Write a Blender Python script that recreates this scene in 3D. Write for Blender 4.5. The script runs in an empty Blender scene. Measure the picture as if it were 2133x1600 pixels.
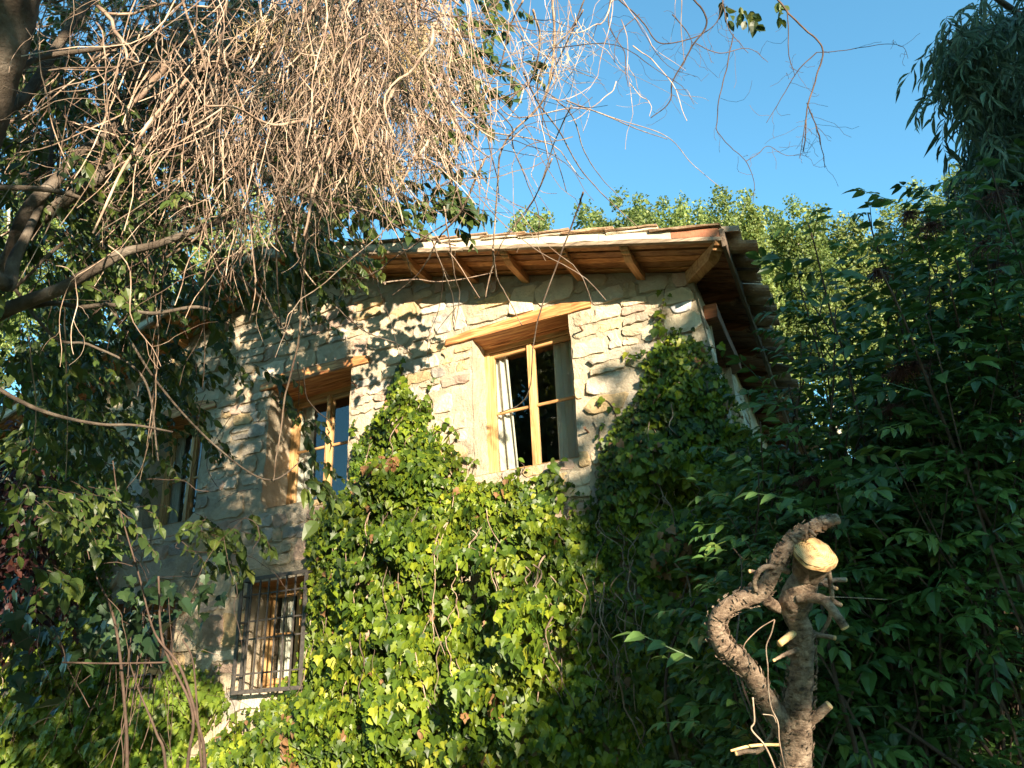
import bpy, math, random
import numpy as np
from mathutils import Matrix, Vector

# ============================================================ CAMERA, WORLD, SUN
sc = bpy.context.scene
F_PX, PITCH, ROLL = 1684.7, math.radians(23.553), math.radians(-2.607)
WALL_AZ = math.radians(-64.712)
fw = np.array([0, math.cos(PITCH), math.sin(PITCH)])
_r = np.array([1., 0, 0]); _u = np.cross(_r, fw)
RT = _r * math.cos(ROLL) + _u * math.sin(ROLL)
UP = _u * math.cos(ROLL) - _r * math.sin(ROLL)
CAM = np.array([0, 0, 1.6])
cam = bpy.data.cameras.new('camera'); camo = bpy.data.objects.new('camera', cam)
sc.collection.objects.link(camo); sc.camera = camo
cam.sensor_width = 36; cam.lens = 36 * F_PX / 2133; cam.clip_start = .05; cam.clip_end = 3000
M = Matrix.Identity(4)
for i in range(3):
    M[i][0] = RT[i]; M[i][1] = UP[i]; M[i][2] = -fw[i]; M[i][3] = CAM[i]
camo.matrix_world = M

NW = np.array([math.sin(WALL_AZ - math.pi / 2), math.cos(WALL_AZ - math.pi / 2), 0])   # wall normal, towards the viewer
UW = np.array([math.sin(WALL_AZ), math.cos(WALL_AZ), 0])                               # along the wall, to the left
SUN_A, SUN_E = math.radians(46), math.radians(11.5)
hs = math.cos(SUN_A) * NW - math.sin(SUN_A) * UW
SUN = np.array([hs[0] * math.cos(SUN_E), hs[1] * math.cos(SUN_E), math.sin(SUN_E)])
w = bpy.data.worlds.new('World'); sc.world = w; w.use_nodes = True
nt = w.node_tree; bg = nt.nodes['Background']
sky = nt.nodes.new('ShaderNodeTexSky'); sky.sky_type = 'NISHITA'; sky.sun_disc = False
sky.sun_elevation = SUN_E + math.radians(4); sky.sun_rotation = math.atan2(SUN[0], SUN[1])
sky.air_density = 1.0; sky.dust_density = 0.1; sky.ozone_density = 1.0
skh = nt.nodes.new('ShaderNodeMix'); skh.data_type = 'RGBA'; skh.blend_type = 'MULTIPLY'; skh.inputs[0].default_value = 1
skh.inputs[7].default_value = (.55, 1.0, 1.05, 1)      # the cyan cast of the photograph's clear sky, the same all round
nt.links.new(sky.outputs[0], skh.inputs[6]); nt.links.new(skh.outputs[2], bg.inputs[0]); bg.inputs[1].default_value = 0.108
sl = bpy.data.lights.new('sun', 'SUN'); so = bpy.data.objects.new('sun', sl); sc.collection.objects.link(so)
sl.energy = 5.0; sl.angle = math.radians(.55); sl.color = (1, .85, .65)
so.rotation_euler = Vector(SUN).to_track_quat('Z', 'Y').to_euler()
sc.view_settings.view_transform = 'Standard'; sc.view_settings.look = 'None'
sc.view_settings.exposure = 1.85; sc.view_settings.gamma = 1
sc.view_settings.use_curve_mapping = False
sc.cycles.max_bounces = 8; sc.cycles.transparent_max_bounces = 16
sc.cycles.sample_clamp_indirect = 6

rng = np.random.default_rng(7); random.seed(7)

# ============================================================ HELPERS
def at(px, py, d):
    """world point seen at photo pixel (px, py) at camera depth d"""
    return CAM + d * (fw + RT * (px - 1066.5) / F_PX + UP * (800 - py) / F_PX)

def proj(P):
    q = np.atleast_2d(P) - CAM; z = q @ fw; zs = np.where(z > .05, z, .05)
    return np.stack([q @ RT / zs * F_PX + 1066.5, 800 - q @ UP / zs * F_PX, z], 1)

def nrm(v):
    v = np.asarray(v, float); return v / (np.linalg.norm(v, axis=-1, keepdims=True) + 1e-12)

D_WALL = 6.0
P0 = CAM - NW * D_WALL
def onwall(px, py, off=0):
    d = fw + RT * (px - 1066.5) / F_PX + UP * (800 - py) / F_PX
    t = ((P0 + NW * off - CAM) @ NW) / (d @ NW); return CAM + d * t
_o = onwall(1440, 567); O0 = np.array([_o[0], _o[1], 0])
def H(u, o, v):
    u, o, v = np.broadcast_arrays(u, o, v)
    return O0 + np.multiply.outer(u, UW) + np.multiply.outer(o, NW) + np.multiply.outer(v, np.array([0, 0, 1.]))
def uv(px, py, off=0):
    P = onwall(px, py, off); return np.array([(P - O0 - NW * off) @ UW, P[2]])
SA = math.radians(22.5)
SD = np.array([math.sin(SA), math.cos(SA), 0]); SN = np.array([math.cos(SA), -math.sin(SA), 0])
def HS(s, wd, v):
    s, wd, v = np.broadcast_arrays(s, wd, v)
    return O0 + np.multiply.outer(s, SD) + np.multiply.outer(wd, SN) + np.multiply.outer(v, np.array([0, 0, 1.]))

_perm = np.random.default_rng(3).random((64, 64, 64))
def vnoise(P):
    P = np.asarray(P, float); i = np.floor(P).astype(int); f = P - i; f = f * f * (3 - 2 * f); i &= 63
    j = (i + 1) & 63
    def g(a, b, c): return _perm[a[..., 0], b[..., 1], c[..., 2]]
    x, y, z = f[..., 0], f[..., 1], f[..., 2]
    return ((g(i, i, i) * (1 - x) + g(j, i, i) * x) * (1 - y) + (g(i, j, i) * (1 - x) + g(j, j, i) * x) * y) * (1 - z) + \
           ((g(i, i, j) * (1 - x) + g(j, i, j) * x) * (1 - y) + (g(i, j, j) * (1 - x) + g(j, j, j) * x) * y) * z
def fbm(P, oc=3):
    P = np.asarray(P, float); s = 0; a = .5
    for _ in range(oc): s = s + a * (vnoise(P) - .5); P = P * 2.03 + 11.3; a *= .5
    return s * 2

class Acc:
    def __init__(s): s.v = []; s.f = {3: [], 4: []}; s.r = []; s.n = 0; s.ng = []
    def add(s, V, faces, r=0.5):
        V = np.asarray(V, float).reshape(-1, 3)
        s.v.append(V); s.r.append(np.broadcast_to(np.asarray(r, float), (len(V),)))
        fs = faces if isinstance(faces, (list, tuple)) and len(faces) and isinstance(faces[0], np.ndarray) and faces[0].ndim == 2 else [np.asarray(faces)]
        for f in fs: s.f[f.shape[1]].append(f + s.n)
        s.n += len(V)
    def mesh(s, name, mat, smooth=False):
        me = bpy.data.meshes.new(name)
        V = np.concatenate(s.v); R = np.concatenate(s.r)
        t = np.concatenate(s.f[3]) if s.f[3] else np.zeros((0, 3), int)
        q = np.concatenate(s.f[4]) if s.f[4] else np.zeros((0, 4), int)
        me.vertices.add(len(V)); me.vertices.foreach_set('co', V.astype(np.float32).ravel())
        nl = t.size + q.size; me.loops.add(nl)
        me.loops.foreach_set('vertex_index', np.concatenate([t.ravel(), q.ravel()]).astype(np.int32))
        me.polygons.add(len(t) + len(q))
        ls = np.concatenate([np.arange(len(t)) * 3, t.size + np.arange(len(q)) * 4]).astype(np.int32)
        me.polygons.foreach_set('loop_start', ls)
        me.polygons.foreach_set('use_smooth', np.full(len(t) + len(q), bool(smooth)))
        a = me.attributes.new('rnd', 'FLOAT', 'POINT'); a.data.foreach_set('value', R.astype(np.float32))
        me.update(calc_edges=True); me.materials.append(mat)
        return me

WM = {}
def link(name, data, parent=None, mw=None, kind=None, label=None):
    o = bpy.data.objects.new(name, data); sc.collection.objects.link(o)
    mw = mw or Matrix.Identity(4)
    if parent is not None:
        o.parent = parent; o.matrix_parent_inverse = WM[parent.name].inverted()
    o.matrix_basis = mw; WM[o.name] = mw
    if kind: o['kind'] = kind
    if label: o['label'] = label
    return o
def thing(name, label, cat, loc, group=None):
    o = link(name, None, None, Matrix.Translation(Vector(loc))); o.empty_display_size = .2
    o['label'] = label; o['category'] = cat
    if group: o['group'] = group
    return o

def box(acc, c8, r=.5):
    """c8: 8 corners, bottom loop then top loop"""
    acc.add(c8, np.array([[0, 3, 2, 1], [4, 5, 6, 7], [0, 1, 5, 4], [1, 2, 6, 5], [2, 3, 7, 6], [3, 0, 4, 7]]), r)
def hbox(acc, u0, u1, o0, o1, v0, v1, r=.5, fn=H, dv=0.0):
    """box in wall coordinates; dv = rise of v from u0 to u1"""
    c = [(u0, o0, v0), (u1, o0, v0 + dv), (u1, o1, v0 + dv), (u0, o1, v0), (u0, o0, v1), (u1, o0, v1 + dv), (u1, o1, v1 + dv), (u0, o1, v1)]
    c = np.array(c); box(acc, fn(c[:, 0], c[:, 1], c[:, 2]), r)
def bevelbox(u0, u1, o0, o1, v0, v1, b=.006, fn=H, dv=0., seed=0, wob=0.0, nu=1, rl=.5):
    """long bevelled timber along u, octagonal section, nu segments, wobbling"""
    acc = Acc(); g = np.random.default_rng(seed)
    sec = np.array([(o0 + b, v0), (o1 - b, v0), (o1, v0 + b), (o1, v1 - b), (o1 - b, v1), (o0 + b, v1), (o0, v1 - b), (o0, v0 + b)])
    V = []
    for i in range(nu + 1):
        t = i / nu; uu = u0 + (u1 - u0) * t
        j = g.normal(size=(8, 2)) * wob
        V.append(fn(np.full(8, uu), sec[:, 0] + j[:, 0], sec[:, 1] + j[:, 1] + dv * t))
    V = np.concatenate(V); Fq = []
    for i in range(nu):
        for k in range(8):
            a = i * 8 + k; bb = i * 8 + (k + 1) % 8; Fq.append([a, bb, bb + 8, a + 8])
    e = nu * 8
    for base in (0, e):
        Fq += [[base, base + 1, base + 2, base + 3], [base, base + 3, base + 4, base + 7], [base + 4, base + 5, base + 6, base + 7]]
    acc.add(V, np.array(Fq), rl); return acc

def spline(P, n):
    P = np.asarray(P, float); m = len(P)
    if m == 2: t = np.linspace(0, 1, n)[:, None]; return P[0] * (1 - t) + P[1] * t
    t = np.linspace(0, m - 1 - 1e-6, n); i = t.astype(int); f = (t - i)[:, None]
    E = np.vstack([2 * P[0] - P[1], P, 2 * P[-1] - P[-2]])
    a, b, c, d = E[i], E[i + 1], E[i + 2], E[i + 3]
    return .5 * (2 * b + (c - a) * f + (2 * a - 5 * b + 4 * c - d) * f ** 2 + (3 * b - a - 3 * c + d) * f ** 3)

def tube(acc, P, R, k=4, r=.5, cap=True, bump=0., bf=14.):
    P = np.asarray(P, float); n = len(P); R = np.broadcast_to(np.asarray(R, float), (n,))
    T = nrm(np.gradient(P, axis=0)); ref = np.array([0.13, .9, .3]) if abs(nrm(P[-1] - P[0])[2]) > .6 else np.array([0, 0, 1.])
    A = nrm(np.cross(T, ref)); B = np.cross(T, A)
    an = np.arange(k) * 2 * math.pi / k; c, s_ = np.cos(an), np.sin(an)
    dirs = A[:, None] * c[None, :, None] + B[:, None] * s_[None, :, None]
    rad = np.repeat(R[:, None], k, 1)
    if bump:
        V0 = P[:, None] + dirs * rad[..., None]
        rad = rad * (1 + bump * (fbm(V0 * bf, 3) + .6 * fbm(V0 * bf * 3.1, 2)))
    V = (P[:, None] + dirs * rad[..., None]).reshape(-1, 3)
    i = np.arange(n - 1)[:, None] * k; j = np.arange(k)[None]; j2 = (j + 1) % k
    Fq = np.stack([i + j, i + j2, i + k + j2, i + k + j], -1).reshape(-1, 4)
    if cap:
        V = np.vstack([V, P[0], P[-1]]); L = n * k; jj = np.arange(k)
        F3 = np.vstack([np.stack([(jj + 1) % k, jj, np.full(k, L)], 1), np.stack([(n - 1) * k + jj, (n - 1) * k + (jj + 1) % k, np.full(k, L + 1)], 1)])
        acc.add(V, [Fq, F3], r)
    else: acc.add(V, Fq, r)

# ---- leaf templates: x width, y length, z normal
def leaf_ovate(wd=.42, fold=.25, bend=.25):
    m = [(0, 0), (0, .33), (0, .68), (0, 1)]; e = [(wd * .75, .18), (wd, .45), (wd * .55, .78)]
    V = [(x, y, -bend * y * y) for x, y in m]
    for s in (1, -1): V += [(s * x, y, fold * x - bend * y * y) for x, y in e]
    Fs = []
    for b in (4, 7):
        Fs += [[0, b, 1], [b, b + 1, 1], [1, b + 1, 2], [b + 1, b + 2, 2], [2, b + 2, 3]]
    return np.array(V, float), np.array(Fs)
def leaf_ivy(lobe=1., fold=.18, bend=.22):
    o = [(0, .0), (.17, -.1), (.36, -.04), (.47, .14), (.33, .32), (.46 * (.8 + .2 * lobe), .5), (.22, .64), (0, 1)]
    pts = o + [(-x, y) for x, y in o[1:-1][::-1]]
    V = [(0, .3, 0)] + [(x, y, fold * abs(x) - bend * (y - .3) ** 2) for x, y in pts]; n = len(pts)
    return np.array(V, float), np.array([[0, 1 + (i + 1) % n, 1 + i] for i in range(n)])
def leaf_diamond(wd=.4):
    V = [(0, 0, 0), (wd, .45, .1), (0, 1, -.1), (-wd, .45, .1)]
    return np.array(V, float), np.array([[0, 1, 2], [0, 2, 3]])
def leaf_lance(wd=.17):
    V = [(0, 0, 0), (wd, .35, .05), (wd * .8, .65, .0), (0, 1, -.2), (-wd * .8, .65, .0), (-wd, .35, .05), (0, .5, -.03)]
    return np.array(V, float), np.array([[0, 1, 6], [1, 2, 6], [2, 3, 6], [3, 4, 6], [4, 5, 6], [5, 0, 6]])
def compound(nl=3, L=.5, wd=.3, seed=0):
    """pinnate leaf: rachis + opposite leaflets + terminal one; unit length 1"""
    g = np.random.default_rng(seed); LV, LF = leaf_ovate(wd, .3, .3); V = []; Fs = []; n = 0
    def put(p, dr, sc_, tw):
        nonlocal n
        y = nrm(dr); x = nrm(np.cross(y, [0, math.sin(tw), math.cos(tw)])); z = np.cross(x, y)
        V.append(np.array(p) + (LV * sc_) @ np.stack([x, y, z])); Fs.append(LF + n); n += len(LV)
    for i in range(nl):
        y = .12 + .6 * i / max(nl - 1, 1)
        for s in (1, -1): put((s * .02, y, -.25 * y * y), (s * 1., .75, -.35 + g.normal() * .15), L * (.75 + .25 * g.random() - .06 * i), g.normal() * .3)
    put((0, .78, -.17), (g.normal() * .1, 1, -.5), L * .95, g.normal() * .2)
    rv = np.array([(0.012, 0, 0), (-.012, 0, 0), (0, 0, .02), (.006, .8, -.16), (-.006, .8, -.16), (0, .8, -.15)])
    V.append(rv); Fs.append(np.array([[0, 1, 4], [0, 4, 3], [1, 2, 5], [1, 5, 4], [2, 0, 3], [2, 3, 5]]) + n)
    return np.concatenate(V), np.concatenate(Fs)

def basis(Y, Z):
    Y = nrm(Y); X = nrm(np.cross(Y, Z)); Z = np.cross(X, Y)
    return np.stack([X, Y, Z], 1)       # rows are axes
def inst(acc, tpl, P, B, S, R):
    V, Fc = tpl; m = len(P)
    if m == 0: return
    W = P[:, None] + np.einsum('vk,mkj->mvj', V, B) * np.asarray(S).reshape(-1, 1, 1)
    Fm = (Fc[None] + (np.arange(m) * len(V))[:, None, None]).reshape(-1, Fc.shape[1])
    acc.add(W.reshape(-1, 3), Fm, np.repeat(np.broadcast_to(R, (m,)), len(V)))

def pick(P, S, n, cell=13):
    """indices of the n leaves that show largest: frontmost per picture cell"""
    q = proj(P); ins = (q[:, 0] > -10) & (q[:, 0] < 2143) & (q[:, 1] > -10) & (q[:, 1] < 1610) & (q[:, 2] > .3)
    idx = np.where(ins)[0]
    if len(idx) == 0: return idx
    idx = idx[np.argsort(q[idx, 2])]
    key = (q[idx, 0] // cell).astype(int) * 100000 + (q[idx, 1] // cell).astype(int)
    _, fi = np.unique(key, return_index=True); fr = idx[fi]
    sz = np.asarray(S)[fr] / q[fr, 2]; return fr[np.argsort(-sz)[:n]]

def foliage(parent, tpls, P, B, S, R, mat, n_ind=0, pname='leaf', sname='foliage', cell=13, smooth=False):
    """individual leaves as parts, the rest joined into one part"""
    m = len(P); S = np.broadcast_to(S, (m,)); R = np.broadcast_to(R, (m,)); T = rng.integers(0, len(tpls), m)
    sel = pick(P, S, n_ind, cell) if n_ind else np.zeros(0, int)
    rest = np.ones(m, bool); rest[sel] = False
    if len(sel):
        NB = 8; cache = {}
        for i in sel:
            k = (int(T[i]), int(min(R[i], .999) * NB))
            if k not in cache:
                a = Acc(); a.add(tpls[k[0]][0], tpls[k[0]][1], (k[1] + .5) / NB); cache[k] = a.mesh(pname, mat, smooth)
            X, Y, Z = B[i]; s = S[i]; p = P[i]
            mw = Matrix(((X[0] * s, Y[0] * s, Z[0] * s, p[0]), (X[1] * s, Y[1] * s, Z[1] * s, p[1]), (X[2] * s, Y[2] * s, Z[2] * s, p[2]), (0, 0, 0, 1)))
            link(pname, cache[k], parent, mw)
    a = Acc()
    for t in range(len(tpls)):
        mk = rest & (T == t); inst(a, tpls[t], P[mk], B[mk], S[mk], R[mk])
    if a.n: return link(sname, a.mesh(sname, mat, smooth), parent, kind='stuff')

# ============================================================ MATERIALS
def newmat(name):
    m = bpy.data.materials.new(name); m.use_nodes = True; n = m.node_tree.nodes; l = m.node_tree.links
    return m, n, l, n['Principled BSDF']
def ramp(n, cols):
    r = n.new('ShaderNodeValToRGB'); e = r.color_ramp.elements
    while len(e) < len(cols): e.new(.5)
    for i, (p, c) in enumerate(cols): e[i].position = p; e[i].color = (*c, 1)
    return r
def leafmat(name, cols, trans=.3, rough=.42, spec=.5, tcol=1.6):
    m, n, l, b = newmat(name)
    at_ = n.new('ShaderNodeAttribute'); at_.attribute_name = 'rnd'
    tc = n.new('ShaderNodeTexCoord'); ns = n.new('ShaderNodeTexNoise'); ns.inputs['Scale'].default_value = 3.0 if 'far' not in name else .4; ns.inputs['Detail'].default_value = 3
    geo = n.new('ShaderNodeNewGeometry'); l.new(geo.outputs['Position'], ns.inputs['Vector'])
    r = ramp(n, cols); l.new(at_.outputs['Fac'], r.inputs[0])
    hs_ = n.new('ShaderNodeHueSaturation'); l.new(r.outputs[0], hs_.inputs['Color'])
    mr = n.new('ShaderNodeMapRange'); l.new(ns.outputs[0], mr.inputs[0]); mr.inputs[1].default_value = .3; mr.inputs[2].default_value = .7
    mr.inputs[3].default_value = .65; mr.inputs[4].default_value = 1.35; l.new(mr.outputs[0], hs_.inputs['Value'])
    l.new(hs_.outputs[0], b.inputs['Base Color']); b.inputs['Roughness'].default_value = rough; b.inputs['Specular IOR Level'].default_value = spec
    tr = n.new('ShaderNodeBsdfTranslucent'); h2 = n.new('ShaderNodeHueSaturation'); l.new(hs_.outputs[0], h2.inputs['Color'])
    h2.inputs['Value'].default_value = tcol; h2.inputs['Hue'].default_value = .48; h2.inputs['Saturation'].default_value = 1.05; l.new(h2.outputs[0], tr.inputs[0])
    mx = n.new('ShaderNodeMixShader'); mx.inputs[0].default_value = trans
    l.new(b.outputs[0], mx.inputs[1]); l.new(tr.outputs[0], mx.inputs[2]); l.new(mx.outputs[0], n['Material Output'].inputs[0])
    return m
def solid(name, cols, scale=8, rough=.8, bump=.3, bscale=40, stretch=(1, 1, 1), dist=.02, spec=.3, detail=6, rnd=0.):
    m, n, l, b = newmat(name)
    tc = n.new('ShaderNodeTexCoord'); mp = n.new('ShaderNodeMapping'); mp.inputs['Scale'].default_value = stretch
    l.new(tc.outputs['Object'], mp.inputs[0])
    ns = n.new('ShaderNodeTexNoise'); ns.inputs['Scale'].default_value = scale; ns.inputs['Detail'].default_value = detail; ns.inputs['Roughness'].default_value = .65
    l.new(mp.outputs[0], ns.inputs['Vector']); r = ramp(n, cols); l.new(ns.outputs[0], r.inputs[0])
    at_ = n.new('ShaderNodeAttribute'); at_.attribute_name = 'rnd'
    hs_ = n.new('ShaderNodeHueSaturation'); l.new(r.outputs[0], hs_.inputs['Color'])
    mr = n.new('ShaderNodeMapRange'); l.new(at_.outputs['Fac'], mr.inputs[0]); mr.inputs[3].default_value = 1 - rnd; mr.inputs[4].default_value = 1 + rnd
    l.new(mr.outputs[0], hs_.inputs['Value']); l.new(hs_.outputs[0], b.inputs['Base Color'])
    b.inputs['Roughness'].default_value = rough; b.inputs['Specular IOR Level'].default_value = spec
    n2 = n.new('ShaderNodeTexNoise'); n2.inputs['Scale'].default_value = bscale; n2.inputs['Detail'].default_value = 8; n2.inputs['Roughness'].default_value = .7
    l.new(mp.outputs[0], n2.inputs['Vector'])
    bp = n.new('ShaderNodeBump'); bp.inputs['Strength'].default_value = bump; bp.inputs['Distance'].default_value = dist
    l.new(n2.outputs[0], bp.inputs['Height']); l.new(bp.outputs[0], b.inputs['Normal'])
    return m
def woodmat(name, c1, c2, c3, axis, rough=.6, bump=.25):
    """timber whose grain runs along the world axis given"""
    m, n, l, b = newmat(name)
    geo = n.new('ShaderNodeNewGeometry')
    q = Vector(axis).to_track_quat('X', 'Z').inverted().to_euler()
    vr = n.new('ShaderNodeVectorRotate'); vr.rotation_type = 'EULER_XYZ'; vr.inputs['Rotation'].default_value = q
    l.new(geo.outputs['Position'], vr.inputs['Vector'])
    mp = n.new('ShaderNodeMapping'); mp.inputs['Scale'].default_value = (.8, 9, 9); l.new(vr.outputs[0], mp.inputs[0])
    ns = n.new('ShaderNodeTexNoise'); ns.inputs['Scale'].default_value = 3; ns.inputs['Detail'].default_value = 7; ns.inputs['Distortion'].default_value = 1.2
    l.new(mp.outputs[0], ns.inputs['Vector']); r = ramp(n, [(.3, c1), (.5, c2), (.68, c3)]); l.new(ns.outputs[0], r.inputs[0])
    at_ = n.new('ShaderNodeAttribute'); at_.attribute_name = 'rnd'
    hs_ = n.new('ShaderNodeHueSaturation'); l.new(r.outputs[0], hs_.inputs['Color'])
    mr = n.new('ShaderNodeMapRange'); l.new(at_.outputs['Fac'], mr.inputs[0]); mr.inputs[3].default_value = .65; mr.inputs[4].default_value = 1.3
    l.new(mr.outputs[0], hs_.inputs['Value'])
    l.new(hs_.outputs[0], b.inputs['Base Color']); b.inputs['Roughness'].default_value = rough; b.inputs['Specular IOR Level'].default_value = .3
    mp2 = n.new('ShaderNodeMapping'); mp2.inputs['Scale'].default_value = (3, 60, 60); l.new(vr.outputs[0], mp2.inputs[0])
    n2 = n.new('ShaderNodeTexNoise'); n2.inputs['Scale'].default_value = 2; n2.inputs['Detail'].default_value = 5; l.new(mp2.outputs[0], n2.inputs['Vector'])
    bp = n.new('ShaderNodeBump'); bp.inputs['Strength'].default_value = bump; bp.inputs['Distance'].default_value = .01
    l.new(n2.outputs[0], bp.inputs['Height']); l.new(bp.outputs[0], b.inputs['Normal'])
    return m

MM = {}
def sg(c, f): return tuple(x * f for x in c)
stone_tints = [(.47, .38, .26), (.53, .44, .31), (.44, .37, .28), (.51, .37, .20), (.46, .33, .25), (.38, .34, .29), (.56, .48, .37)]
MM['stone'] = [solid('stone_%s' % n_, [(.25, sg(c, .55)), (.48, c), (.75, sg(c, 1.22))], scale=7, bump=.8, bscale=26, dist=.03, rough=.92, rnd=.22)
               for n_, c in zip(('sand', 'cream', 'taupe', 'ochre', 'pinkish', 'grey', 'pale'), stone_tints)]
MM['white_stone'] = solid('pale_grey_stone', [(.3, (.38, .39, .4)), (.6, (.6, .6, .6))], scale=9, bump=.5, bscale=18, dist=.03, rough=.9)
MM['mortar'] = solid('lime_mortar', [(.25, (.30, .24, .17)), (.5, (.42, .35, .25)), (.75, (.52, .45, .34))], scale=5.2, bump=1., bscale=22, dist=.03, rough=.95)
MM['band'] = solid('verge_render', [(.25, (.50, .42, .30)), (.6, (.66, .57, .43)), (.8, (.72, .64, .5))], scale=5, bump=.35, bscale=25, dist=.015, rough=.9, rnd=.12)
MM['tile'] = solid('weathered_tile', [(.3, (.16, .10, .065)), (.5, (.30, .19, .11)), (.7, (.42, .32, .21))], scale=9, bump=.5, bscale=30, rough=.9, rnd=.35)
MM['red_tile'] = solid('terracotta', [(.3, (.30, .11, .06)), (.7, (.45, .2, .11))], scale=9, bump=.4, bscale=30, rough=.9, rnd=.25)
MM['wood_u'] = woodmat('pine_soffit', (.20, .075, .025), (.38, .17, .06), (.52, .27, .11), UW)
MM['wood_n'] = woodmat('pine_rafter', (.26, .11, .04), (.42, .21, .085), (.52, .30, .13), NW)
MM['wood_s'] = woodmat('pine_side_shade_tint', (.08, .028, .012), (.19, .072, .028), (.28, .12, .05), SN)  # shade under the side eave is worked into this darker pine
MM['wood_z'] = woodmat('pine_window', (.28, .13, .05), (.50, .29, .12), (.64, .42, .20), (0, 0, 1), rough=.45)
MM['wood_h'] = woodmat('pine_rail', (.26, .12, .045), (.46, .25, .10), (.58, .36, .16), UW, rough=.45)
MM['lintel'] = woodmat('oak_lintel', (.17, .06, .02), (.42, .18, .065), (.64, .37, .15), UW, rough=.55, bump=.4)
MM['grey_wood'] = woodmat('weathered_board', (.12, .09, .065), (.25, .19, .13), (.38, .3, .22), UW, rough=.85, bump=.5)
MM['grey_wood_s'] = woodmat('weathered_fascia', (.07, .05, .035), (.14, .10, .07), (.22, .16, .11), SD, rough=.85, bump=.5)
MM['iron'] = solid('grille_iron', [(.3, (.035, .03, .028)), (.7, (.10, .085, .07))], scale=25, bump=.2, bscale=90, rough=.55, spec=.5)
MM['rust'] = solid('rusty_iron', [(.3, (.10, .05, .03)), (.7, (.22, .12, .07))], scale=30, bump=.2, rough=.8)
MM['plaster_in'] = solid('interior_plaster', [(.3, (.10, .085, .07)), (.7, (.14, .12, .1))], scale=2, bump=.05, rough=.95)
def clothmat(name, c):
    m, n, l, b = newmat(name); b.inputs['Base Color'].default_value = (*c, 1); b.inputs['Roughness'].default_value = .9
    tc = n.new('ShaderNodeTexCoord'); wv = n.new('ShaderNodeTexNoise'); wv.inputs['Scale'].default_value = 220; l.new(tc.outputs['Object'], wv.inputs['Vector'])
    bp = n.new('ShaderNodeBump'); bp.inputs['Strength'].default_value = .15; l.new(wv.outputs[0], bp.inputs['Height']); l.new(bp.outputs[0], b.inputs['Normal'])
    tr = n.new('ShaderNodeBsdfTranslucent'); tr.inputs[0].default_value = (*c, 1); mx = n.new('ShaderNodeMixShader'); mx.inputs[0].default_value = .25
    l.new(b.outputs[0], mx.inputs[1]); l.new(tr.outputs[0], mx.inputs[2]); l.new(mx.outputs[0], n['Material Output'].inputs[0]); return m
MM['curtain'] = clothmat('linen_curtain', (.84, .80, .72))
m, n, l, b = newmat('window_glass'); n.remove(b)
gl = n.new('ShaderNodeBsdfGlossy'); gl.inputs['Roughness'].default_value = .0; gl.inputs[0].default_value = (1, 1, 1, 1)
tp = n.new('ShaderNodeBsdfTransparent'); tp.inputs[0].default_value = (.88, .9, .88, 1)
fr = n.new('ShaderNodeFresnel'); gi = n.new('ShaderNodeNewGeometry'); im = n.new('ShaderNodeMapRange'); im.inputs[3].default_value = 1.62; im.inputs[4].default_value = 1 / 1.62
l.new(gi.outputs['Backfacing'], im.inputs[0]); l.new(im.outputs[0], fr.inputs[0])
gn = n.new('ShaderNodeTexNoise'); gn.inputs['Scale'].default_value = 1.5
tcg = n.new('ShaderNodeTexCoord'); l.new(tcg.outputs['Object'], gn.inputs['Vector'])
mx = n.new('ShaderNodeMixShader'); l.new(fr.outputs[0], mx.inputs[0]); l.new(tp.outputs[0], mx.inputs[1]); l.new(gl.outputs[0], mx.inputs[2]); l.new(mx.outputs[0], n['Material Output'].inputs[0])
MM['glass'] = m

MM['ivy'] = leafmat('ivy_leaf', [(0, (.020, .045, .006)), (.35, (.062, .105, .009)), (.75, (.155, .20, .012)), (.955, (.25, .265, .022)), (.97, (.20, .12, .05)), (1, (.22, .11, .05))], .22, .46, .35)
MM['ivy_young_lit'] = leafmat('young_lit_ivy_leaf', [(0, (.06, .11, .012)), (.5, (.12, .18, .02)), (.9, (.20, .26, .03)), (1, (.24, .25, .05))], .3, .45, .35)  # young shoots; on the left ivy its brightness stands in for light
MM['ovate'] = leafmat('elm_leaf', [(0, (.022, .042, .010)), (.5, (.050, .080, .016)), (.9, (.10, .13, .022)), (1, (.11, .12, .03))], .28, .45, .4)
MM['elder'] = leafmat('elder_leaf', [(0, (.024, .058, .016)), (.5, (.058, .12, .026)), (.93, (.12, .19, .04)), (1, (.20, .17, .03))], .22, .4, .45)
MM['willow'] = leafmat('willow_leaf', [(0, (.05, .085, .045)), (.6, (.10, .15, .085)), (1, (.18, .23, .15))], .2, .5, .35)
MM['poplar'] = leafmat('far_poplar_leaf', [(0, (.06, .09, .02)), (.5, (.14, .19, .045)), (1, (.28, .31, .10))], .35, .5, .4)
MM['woods'] = leafmat('far_woods_leaf', [(0, (.015, .035, .01)), (.6, (.03, .06, .015)), (1, (.06, .09, .02))], .2, .5, .3)
MM['lobed'] = leafmat('lobed_leaf', [(0, (.012, .028, .012)), (.6, (.022, .045, .018)), (1, (.04, .07, .02))], .25, .4, .4)
MM['red'] = leafmat('red_leaf', [(0, (.02, .008, .008)), (.6, (.04, .012, .012)), (1, (.07, .025, .015))], .2, .5, .3)
MM['berry'] = solid('dried_berries', [(.3, (.05, .02, .015)), (.7, (.11, .04, .025))], scale=40, bump=.2, rough=.7)
MM['vine'] = solid('dead_vine_bark', [(.3, (.10, .06, .045)), (.5, (.24, .165, .115)), (.75, (.43, .35, .27))], scale=9, bump=.3, bscale=60, rough=.8, rnd=.62)
MM['vine_fuzz'] = solid('dry_fine_twigs', [(.3, (.34, .24, .12)), (.7, (.52, .40, .22))], scale=14, bump=.1, bscale=60, rough=.85, rnd=.3)
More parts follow.
